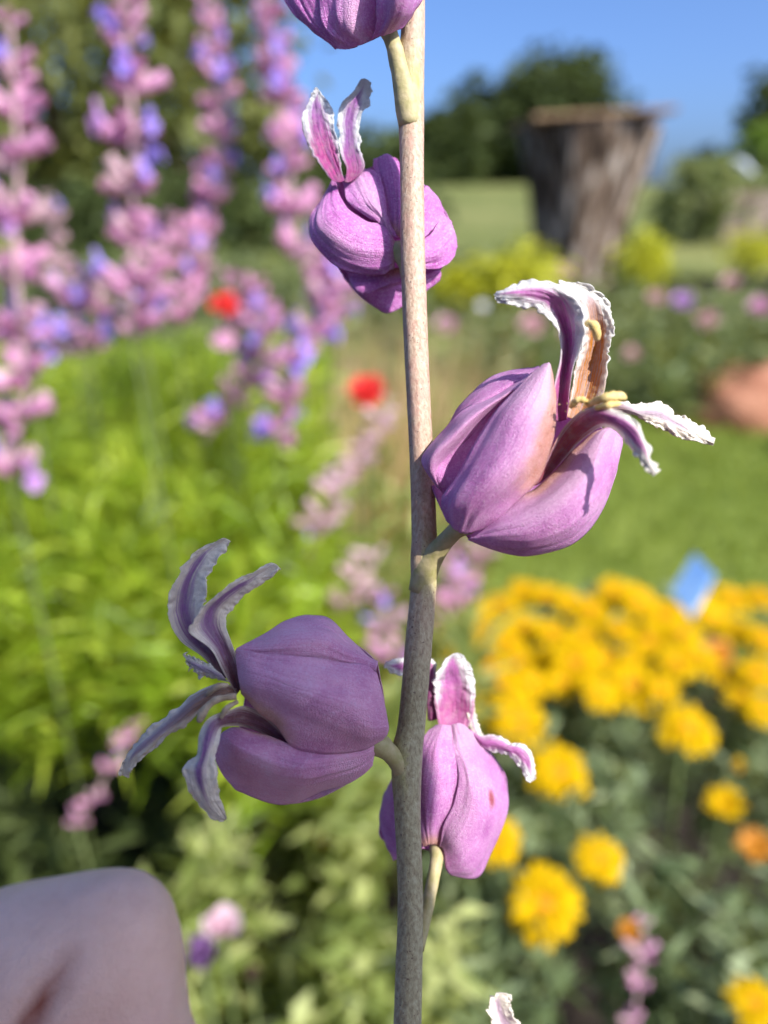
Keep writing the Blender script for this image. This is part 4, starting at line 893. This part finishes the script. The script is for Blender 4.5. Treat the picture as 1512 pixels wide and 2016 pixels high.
petal(f1, [[(310, 1125, -5), (340, 1130, -4.8), (375, 1120, -5)], [(270, 1090, -5.2), (320, 1060, -5.6), (357, 1075, -5)], [(180, 960, -5.2), (270, 950, -5.8), (345, 980, -5)], [(128, 850, -5.2), (240, 840, -5.8), (330, 880, -5)], [(106, 730, -5.2), (215, 730, -5.7), (306, 780, -5)],
           [(150, 630, -5.2), (200, 650, -5.5), (298, 680, -5)], [(180, 565, -5.2), (205, 590, -5.3), (245, 600, -5.1)], [(190, 545, -5.2), (197, 543, -5.2), (205, 548, -5.2)]], x1, 'petal_magenta', 38, .24, .1, .55)
petal(f1, [[(375, 1130, -5), (405, 1130, -5.2), (440, 1110, -5)], [(385, 1040, -5), (430, 1050, -5.6), (495, 1045, -5)], [(345, 950, -5), (410, 950, -5.8), (483, 960, -5)], [(345, 850, -5), (400, 850, -5.8), (466, 860, -5)], [(328, 750, -5), (400, 740, -5.7), (478, 720, -5)],
           [(350, 650, -5), (430, 640, -5.6), (530, 640, -5)], [(430, 565, -5), (480, 560, -5.4), (528, 580, -5)], [(470, 492, -5), (500, 488, -5.2), (542, 515, -5)]], x1, 'petal_magenta', 39, .24, .15, .3)
# ---- lowest flower behind the stem
x4 = XF(700, 1260, 3.15)
f4 = stalk_of_flower([(822, 1870, -.3, 13), (838, 1800, -1.0, 13), (852, 1735, -1.7, 13), (860, 1690, -2.4, 14), (862, 1668, -3.0, 18), (868, 1650, -3.8, 10)], 'lowest pink purple bloom behind the stem with a red spot on its sepal')
sepal(f4, [[(520, 1280, -2.6), (545, 1300, -2.4), (560, 1420, -2.6), (600, 1462, -3.4)], [(545, 1150, -1.6), (620, 1250, -1.4), (680, 1380, -1.8), (765, 1468, -4.0)], [(610, 1010, -1.2), (700, 1120, -1.0), (790, 1220, -1.8), (850, 1310, -4.6)],
           [(640, 870, -1.1), (740, 960, -.8), (850, 1040, -1.8), (932, 1110, -5.0)], [(628, 760, -1.4), (720, 810, -1.2), (830, 870, -2.2), (942, 950, -5.2)], [(595, 660, -2.1), (670, 690, -1.9), (760, 730, -2.8), (882, 770, -5.2)],
           [(585, 590, -3.4), (640, 590, -2.8), (700, 610, -3.4), (790, 650, -4.8)], [(590, 530, -3.8), (620, 520, -3.6), (660, 520, -3.8), (730, 580, -4.6)]], x4, 'sepal', 41,
      spot=lambda u, v: np.clip(1.6 - np.hypot((u - .47) / .042, (v - .28) / .095), 0, 1), pale=lambda u, v: .35 * ss((u - .6) / .4) + .25 * np.exp(-((v + .6) / .4) ** 2))
sepal(f4, [[(420, 1280, -2.6), (460, 1270, -2.4), (510, 1270, -2.8)], [(360, 1100, -2.2), (450, 1110, -1.2), (570, 1120, -1.85)], [(330, 950, -2.2), (460, 950, -.9), (650, 960, -1.45)], [(340, 800, -2.2), (480, 800, -1.1), (662, 820, -1.45)],
           [(390, 660, -2.6), (490, 680, -1.7), (620, 690, -1.9)], [(450, 570, -3.2), (520, 590, -2.6), (605, 610, -2.9)], [(490, 530, -3.8), (540, 525, -3.4), (600, 530, -3.8)]], x4, 'sepal', 42, brown=lambda u, v: ss((.12 - u) / .12) * .7, pale=lambda u, v: .3 * ss((u - .5) / .5))
sepal(f4, [[(400, 1290, -2.8), (350, 1330, -3), (240, 1365, -4)], [(360, 1100, -2.4), (280, 1150, -2.6), (185, 1250, -4.4)], [(330, 950, -2.4), (240, 1000, -2.8), (150, 1110, -4.8)], [(360, 800, -2.6), (270, 850, -3.2), (165, 990, -5)],
           [(430, 650, -3.2), (330, 700, -3.8), (215, 880, -5)], [(500, 540, -3.8), (440, 580, -4.2), (380, 640, -5)]], x4, 'sepal', 43)
sepal(f4, [[(420, 1290, -3), (520, 1330, -5), (600, 1460, -3.6)], [(185, 1250, -4.5), (480, 1250, -8), (845, 1310, -4.7)], [(150, 1110, -4.9), (540, 1000, -9.5), (940, 980, -5.3)], [(215, 880, -5.1), (560, 800, -9), (900, 790, -5.2)], [(400, 620, -5), (570, 600, -7), (740, 590, -4.7)]], x4, 'sepal', 44)
petal(f4, [[(520, 560, -3.9), (600, 570, -4.0), (690, 560, -4)], [(500, 440, -4), (600, 450, -4.6), (725, 470, -4.2)], [(490, 330, -3.8), (600, 330, -4.6), (742, 360, -4.2)], [(475, 250, -3.4), (600, 240, -4.4), (735, 260, -4.2)], [(500, 225, -2.8), (595, 175, -3.8), (718, 175, -4)], [(530, 160, -2.8), (600, 112, -3.4), (675, 108, -3.8)], [(560, 115, -3), (612, 84, -3.2), (650, 86, -3.5)]], x4, 'petal', 45, .22, .1, .4)
petal(f4, [[(450, 500, -4.6), (475, 500, -4.4), (510, 490, -4.6)], [(430, 300, -4.2), (460, 290, -4), (490, 280, -4.2)], [(400, 180, -3.6), (430, 160, -3.4), (490, 130, -3.8)], [(300, 215, -3.2), (330, 170, -3.2), (340, 115, -3.6)], [(230, 205, -3.2), (235, 160, -3.2), (262, 112, -3.4)], [(178, 165, -3.2), (180, 150, -3.2), (190, 138, -3.2)]], x4, 'petal', 46, .22, .2, .35)
petal(f4, [[(700, 540, -4.2), (720, 580, -3.8), (740, 620, -4.2)], [(775, 590, -3.8), (785, 630, -3.4), (795, 670, -3.8)], [(860, 590, -3.6), (860, 640, -3.2), (860, 695, -3.6)], [(960, 632, -3.4), (950, 670, -3.0), (940, 708, -3.4)], [(1055, 650, -3.2), (1020, 700, -2.9), (1005, 772, -3.2)], [(1100, 710, -3.1), (1070, 760, -2.9), (1032, 812, -3.1)], [(1114, 800, -3.1), (1085, 820, -3), (1042, 842, -3.1)], [(1118, 860, -3.1), (1100, 874, -3.1), (1078, 884, -3.1)]], x4, 'petal', 47, .24, .1, .05)
petal(f4, [[(690, 420, -4.4), (710, 420, -4.5), (735, 410, -4.4)], [(700, 500, -4.2), (725, 500, -4.2), (752, 490, -4.3)], [(725, 580, -4.0), (750, 575, -3.9), (778, 570, -4.1)], [(750, 625, -3.9), (775, 620, -3.7), (800, 605, -3.9)]], x4, 'petal_withered', 48, .16, .0, -.2)
# ---- topmost flower, cut by the frame
xi = lambda x, y: (x, y)
f0 = stalk_of_flower([(808, 250, .1, 23), (803, 210, .2, 25), (795, 165, .3, 22), (783, 115, .3, 18), (770, 75, .3, 16), (760, 50, .4, 19), (750, 20, .6, 12)], 'topmost deep purple bloom cut off by the top edge')
sepal(f0, [[(690, 94, 1.0), (720, 85, 1.6), (748, 72, 1.4)], [(645, 62, 1.5), (690, 50, 3.0), (748, 40, 2.4)], [(625, 0, 1.8), (690, -20, 4.2), (755, -20, 3.0)], [(600, -150, 2), (690, -150, 5), (765, -150, 3.4)], [(640, -300, 2.2), (690, -320, 4), (740, -300, 3)]], xi, 'sepal_deep', 51, pale=lambda u, v: .4 * np.exp(-((v - .1) / .35) ** 2), lump=.2)
sepal(f0, [[(662, 96, 0), (685, 97, .6), (705, 92, 1.0)], [(615, 60, -.4), (640, 62, .8), (672, 60, 1.4)], [(562, 2, -.8), (600, 0, 1), (655, -10, 2.2)], [(520, -120, -.8), (560, -130, 1.4), (645, -150, 2.6)], [(560, -300, 0), (590, -310, 1.2), (660, -310, 2.4)]], xi, 'sepal_deep', 52)
sepal(f0, [[(735, 75, 1.2), (762, 67, 1.5), (790, 56, 1.2)], [(742, 35, 2.0), (785, 25, 3.0), (824, 18, 1.3)], [(745, -30, 2.6), (795, -40, 3.8), (846, -40, 1.3)], [(750, -150, 3), (810, -160, 3.8), (862, -150, 1.2)], [(740, -300, 3), (790, -310, 2.6), (830, -300, 1.2)]], xi, 'sepal_deep', 53, pale=lambda u, v: .25 * np.exp(-((v + .2) / .4) ** 2), lump=.18)
sepal(f0, [[(662, 96, 0), (720, 60, -1), (790, 56, 1.0)], [(562, 2, -.9), (700, 0, -4), (846, -40, 1.0)], [(520, -120, -.9), (690, -140, -5), (862, -150, 1.0)], [(560, -300, -.2), (690, -310, -2), (830, -300, 1)]], xi, 'sepal_deep', 54)
for rows, sd in (([[(640, -290, 2), (670, -300, 2), (690, -290, 2)], [(590, -420, 1.5), (630, -430, 1), (680, -420, 1.6)], [(560, -520, 1), (590, -520, .8), (630, -510, 1)]], 55), ([[(700, -290, 2.4), (730, -300, 2.2), (760, -290, 2.4)], [(720, -420, 2), (760, -430, 1.6), (800, -420, 2)], [(790, -510, 2), (810, -520, 1.8), (830, -500, 2)]], 56)):
    petal(f0, rows, xi, 'petal', sd)
# ---- white petal tip of a bloom just below the frame
f5 = stalk_of_flower([(810, 2290, -.2, 14), (860, 2230, -1.5, 14), (910, 2190, -2.5, 14), (940, 2175, -3, 18)], 'bloom below the frame, only a white petal tip showing at the bottom')
sepal(f5, [[(920, 2180, -3.5), (950, 2200, -2), (980, 2230, -3)], [(930, 2110, -3.5), (985, 2130, -1), (1050, 2170, -3.5)], [(950, 2060, -3.5), (1010, 2070, -1.2), (1070, 2100, -3.8)], [(980, 2030, -3.5), (1010, 2035, -2.6), (1040, 2050, -3.6)]], xi, 'sepal', 61)
sepal(f5, [[(920, 2180, -3.6), (960, 2210, -5), (980, 2230, -3.2)], [(930, 2110, -3.6), (985, 2130, -7), (1050, 2170, -3.6)], [(950, 2060, -3.6), (1010, 2070, -6), (1070, 2100, -3.9)]], xi, 'sepal', 62)
petal(f5, [[(985, 2070, -3.2), (1005, 2075, -3.4), (1035, 2075, -3.2)], [(972, 2030, -3), (1000, 2030, -3.4), (1032, 2030, -3)], [(963, 1995, -2.8), (985, 1995, -3.2), (1012, 2000, -2.8)], [(964, 1968, -2.8), (980, 1968, -3), (1005, 1975, -2.8)], [(978, 1955, -2.8), (992, 1955, -2.8), (1008, 1960, -2.8)]], xi, 'petal_withered', 63, .24, .0, -.2)

# pink bud spike at bottom right
spike([(1262, 1800), (1268, 1850), (1262, 1910), (1250, 1980), (1245, 2030)], .235, 'pink bud spike at the bottom below the orange bud', .44, .0, False, .011, 'small pink flower spikes among the foliage', 5)

# ------------------------------------------------------------------ hand holding the stalk (one bent finger in view)
def hand():
    DZ = -10.0; S = (D0 - DZ * 1e-3) / FPX
    bones = []
    def pt(x, y, r_, dz=0): return (P(x, y, DZ + dz), r_ * S)
    s1, s2, s3 = pt(226, 1842, 136), pt(40, 1985, 242), pt(200, 2160, 190)
    tip = pt(560, 2430, 165, 4); mcp = pt(-760, 2420, 330, -6)
    bones += [(s1, s2), (s1, s3), (s2, s3), (s3, tip), (s2, mcp)]
    for k in (1, 2, 3):                                   # middle, ring and little finger curled underneath
        a = pt(-760, 2420 + 470 * k, 320 - 20 * k, -8 - 3 * k); b = pt(60 - 60 * k, 2150 + 440 * k, 235 - 15 * k, -3 * k); c = pt(420 - 80 * k, 2560 + 380 * k, 200 - 12 * k, 6); e = pt(20 - 80 * k, 2820 + 330 * k, 185 - 12 * k, 12)
        bones += [(a, b), (b, c), (c, e)]
    bones += [(mcp, pt(-760, 2890, 320, -10)), (pt(-760, 2890, 320, -10), pt(-760, 3360, 300, -14))]
    wrist = pt(-2100, 3500, 560, -6)
    bones += [(mcp, wrist), (pt(-760, 2890, 320, -10), wrist), (pt(-760, 3360, 300, -14), wrist), (pt(-760, 3830, 270, -16), wrist), (wrist, pt(-4200, 4600, 760, -10))]
    th0 = pt(-1500, 3300, 420, 14); th1 = pt(-400, 3050, 290, 22); th2 = pt(640, 2620, 240, 14)
    bones += [(wrist, th0), (th0, th1), (th1, th2)]
    bm = bmesh.new(); o0 = P(50, 2200, DZ)
    for (a, ra), (b, rb) in bones:
        L = (b - a).length; n = max(2, int(L / (min(ra, rb) * .22)))
        for i in range(n + 1):
            t_ = i / n; c = a.lerp(b, t_) - o0; r_ = ra + (rb - ra) * t_
            bmesh.ops.create_icosphere(bm, subdivisions=2, radius=r_, matrix=Matrix.Translation(c))
    me = bpy.data.meshes.new('person'); bm.to_mesh(me); bm.free()
    tmp = bpy.data.objects.new('person_source', me); col.objects.link(tmp); tmp.location = o0
    rm = tmp.modifiers.new('r', 'REMESH'); rm.mode = 'VOXEL'; rm.voxel_size = .0011
    sm = tmp.modifiers.new('s', 'SMOOTH'); sm.iterations = 9; sm.factor = .6
    dg = bpy.context.evaluated_depsgraph_get(); m2 = bpy.data.meshes.new_from_object(tmp.evaluated_get(dg)); bpy.data.objects.remove(tmp)
    n = len(m2.vertices); co = np.zeros(n * 3, np.float32); m2.vertices.foreach_get('co', co); co = co.reshape(-1, 3)
    no = np.zeros(n * 3, np.float32); m2.vertices.foreach_get('normal', no); no = no.reshape(-1, 3)
    # skin fold across the knuckle: a real groove; the fold's skin is redder
    rel = np.array(FW); camd = co + np.array(o0); dep = camd @ np.array(FW)
    px = 756 + FPX * camd[:, 0] / dep; py = 1008 - FPX * (camd @ np.array(UP)) / dep
    a = np.array([135., 1885.]); b = np.array([20., 2080.]); ab = b - a; t_ = np.clip(((px - a[0]) * ab[0] + (py - a[1]) * ab[1]) / (ab @ ab), 0, 1)
    ds = np.hypot(px - a[0] - ab[0] * t_, py - a[1] - ab[1] * t_); front = (no @ np.array(FW)) < .3
    g_ = np.exp(-(ds / 26) ** 2) * front * np.clip(.35 + t_ * 1.3, 0, 1)
    co -= no * (g_ * .0009)[:, None]; m2.vertices.foreach_set('co', co.ravel()); m2.update()
    fattr(m2, 'fold', g_); m2.polygons.foreach_set('use_smooth', np.ones(len(m2.polygons), bool)); m2.materials.clear()
    t = NT('skin'); c = t.ramp(t.noise(260, detail=5), [(.3, (.78, .48, .365)), (.5, (.84, .54, .42)), (.72, (.88, .58, .47))])
    c = t.mix(t.math('MULTIPLY', t.ramp(t.noise(1500, detail=3), [(.5, 0.0), (.75, .5)]), .25), c, (.55, .28, .22))
    c = t.mix(t.attr('fold'), c, (.26, .06, .03))
    pore = t.noise(2600, detail=4, rough=.7)
    p = t.n('ShaderNodeBsdfPrincipled'); t.l(c, p.inputs['Base Color']); p.inputs['Roughness'].default_value = .48; p.inputs['Specular IOR Level'].default_value = .45
    p.inputs['Subsurface Weight'].default_value = .12; p.inputs['Subsurface Radius'].default_value = (.0018, .0007, .0004); p.inputs['Subsurface Scale'].default_value = 1.0
    t.l(t.bump(pore, .55, .00022), p.inputs['Normal']); t.l(p.outputs[0], t.out.inputs[0])
    o = link('person', m2, t.m); o.location = o0
    tag(o, 'shaded bent finger of a hand holding the stalk, at the bottom left corner', 'person')
hand()

# ------------------------------------------------------------------ unseen phone, added and placed so its shade falls on the lower stalk
def phone():
    Wp, Hp, Tp = .0642, .1315, .0077; right, top = .0418, .0285
    cx, cy = right - Wp / 2, top - Hp / 2
    basis = Matrix((RT, UP, -FW)).transposed().to_4x4()                     # local x right, y up, z towards the photographer
    root = empty('phone', basis @ Vector((cx, cy, .0030 + Tp / 2))); root.rotation_euler = basis.to_euler()
    tag(root, 'unseen phone added behind the lens to shade the lower stalk, shell tinted for warm bounce', 'phone')
    t = NT('phone_shell_bounce'); shell = t.surf((.88, .68, .54), .4, .5); t = NT('phone_glass'); gl = t.surf((.008, .008, .010), .08, .5)  # shell tinted warm to bounce fill light onto the shaded bloom
    def slab(name, w_, h_, d_, r_, m, loc, parent, bev=.0012):
        bm = bmesh.new(); v = []
        for sx, sy, a0 in ((1, 1, 0), (-1, 1, 90), (-1, -1, 180), (1, -1, 270)):
            for k in range(9):
                a = R(a0 + 90 * k / 8); v.append(bm.verts.new((sx * (w_ / 2 - r_) + r_ * math.cos(a), sy * (h_ / 2 - r_) + r_ * math.sin(a), -d_ / 2)))
        f = bm.faces.new(v); e = bmesh.ops.extrude_face_region(bm, geom=[f]); bmesh.ops.translate(bm, verts=[x for x in e['geom'] if isinstance(x, bmesh.types.BMVert)], vec=(0, 0, d_))
        bmesh.ops.recalc_face_normals(bm, faces=bm.faces); ed = [x for x in bm.edges if abs(x.verts[0].co.z - x.verts[1].co.z) < 1e-7]
        bmesh.ops.bevel(bm, geom=ed, offset=bev, segments=3, affect='EDGES'); me = bpy.data.meshes.new(name); bm.to_mesh(me); bm.free()
        o = link(name, me, m, parent); o.location = loc; return o
    slab('shell', Wp, Hp, Tp, .008, shell, (0, 0, 0), root); slab('screen', Wp - .005, Hp - .005, .0006, .006, gl, (0, 0, Tp / 2 + .0002), root, .0002)
    cb = slab('camera_bump', .034, .034, .0018, .008, shell, (-cx, -cy, -Tp / 2 - .0008), root, .0006)
    for k in range(2):
        V, F = tube_verts([(0, 0, 0), (0, 0, -.0008)], [.0062, .0058], 24); l_ = link('lens', pymesh('lens', V, F, False), gl, cb); l_.location = ((0, 0, -.0007), (0.009, -.0115, -.0007))[k]
        if k: l_.scale = (.6, .6, 1)
phone()
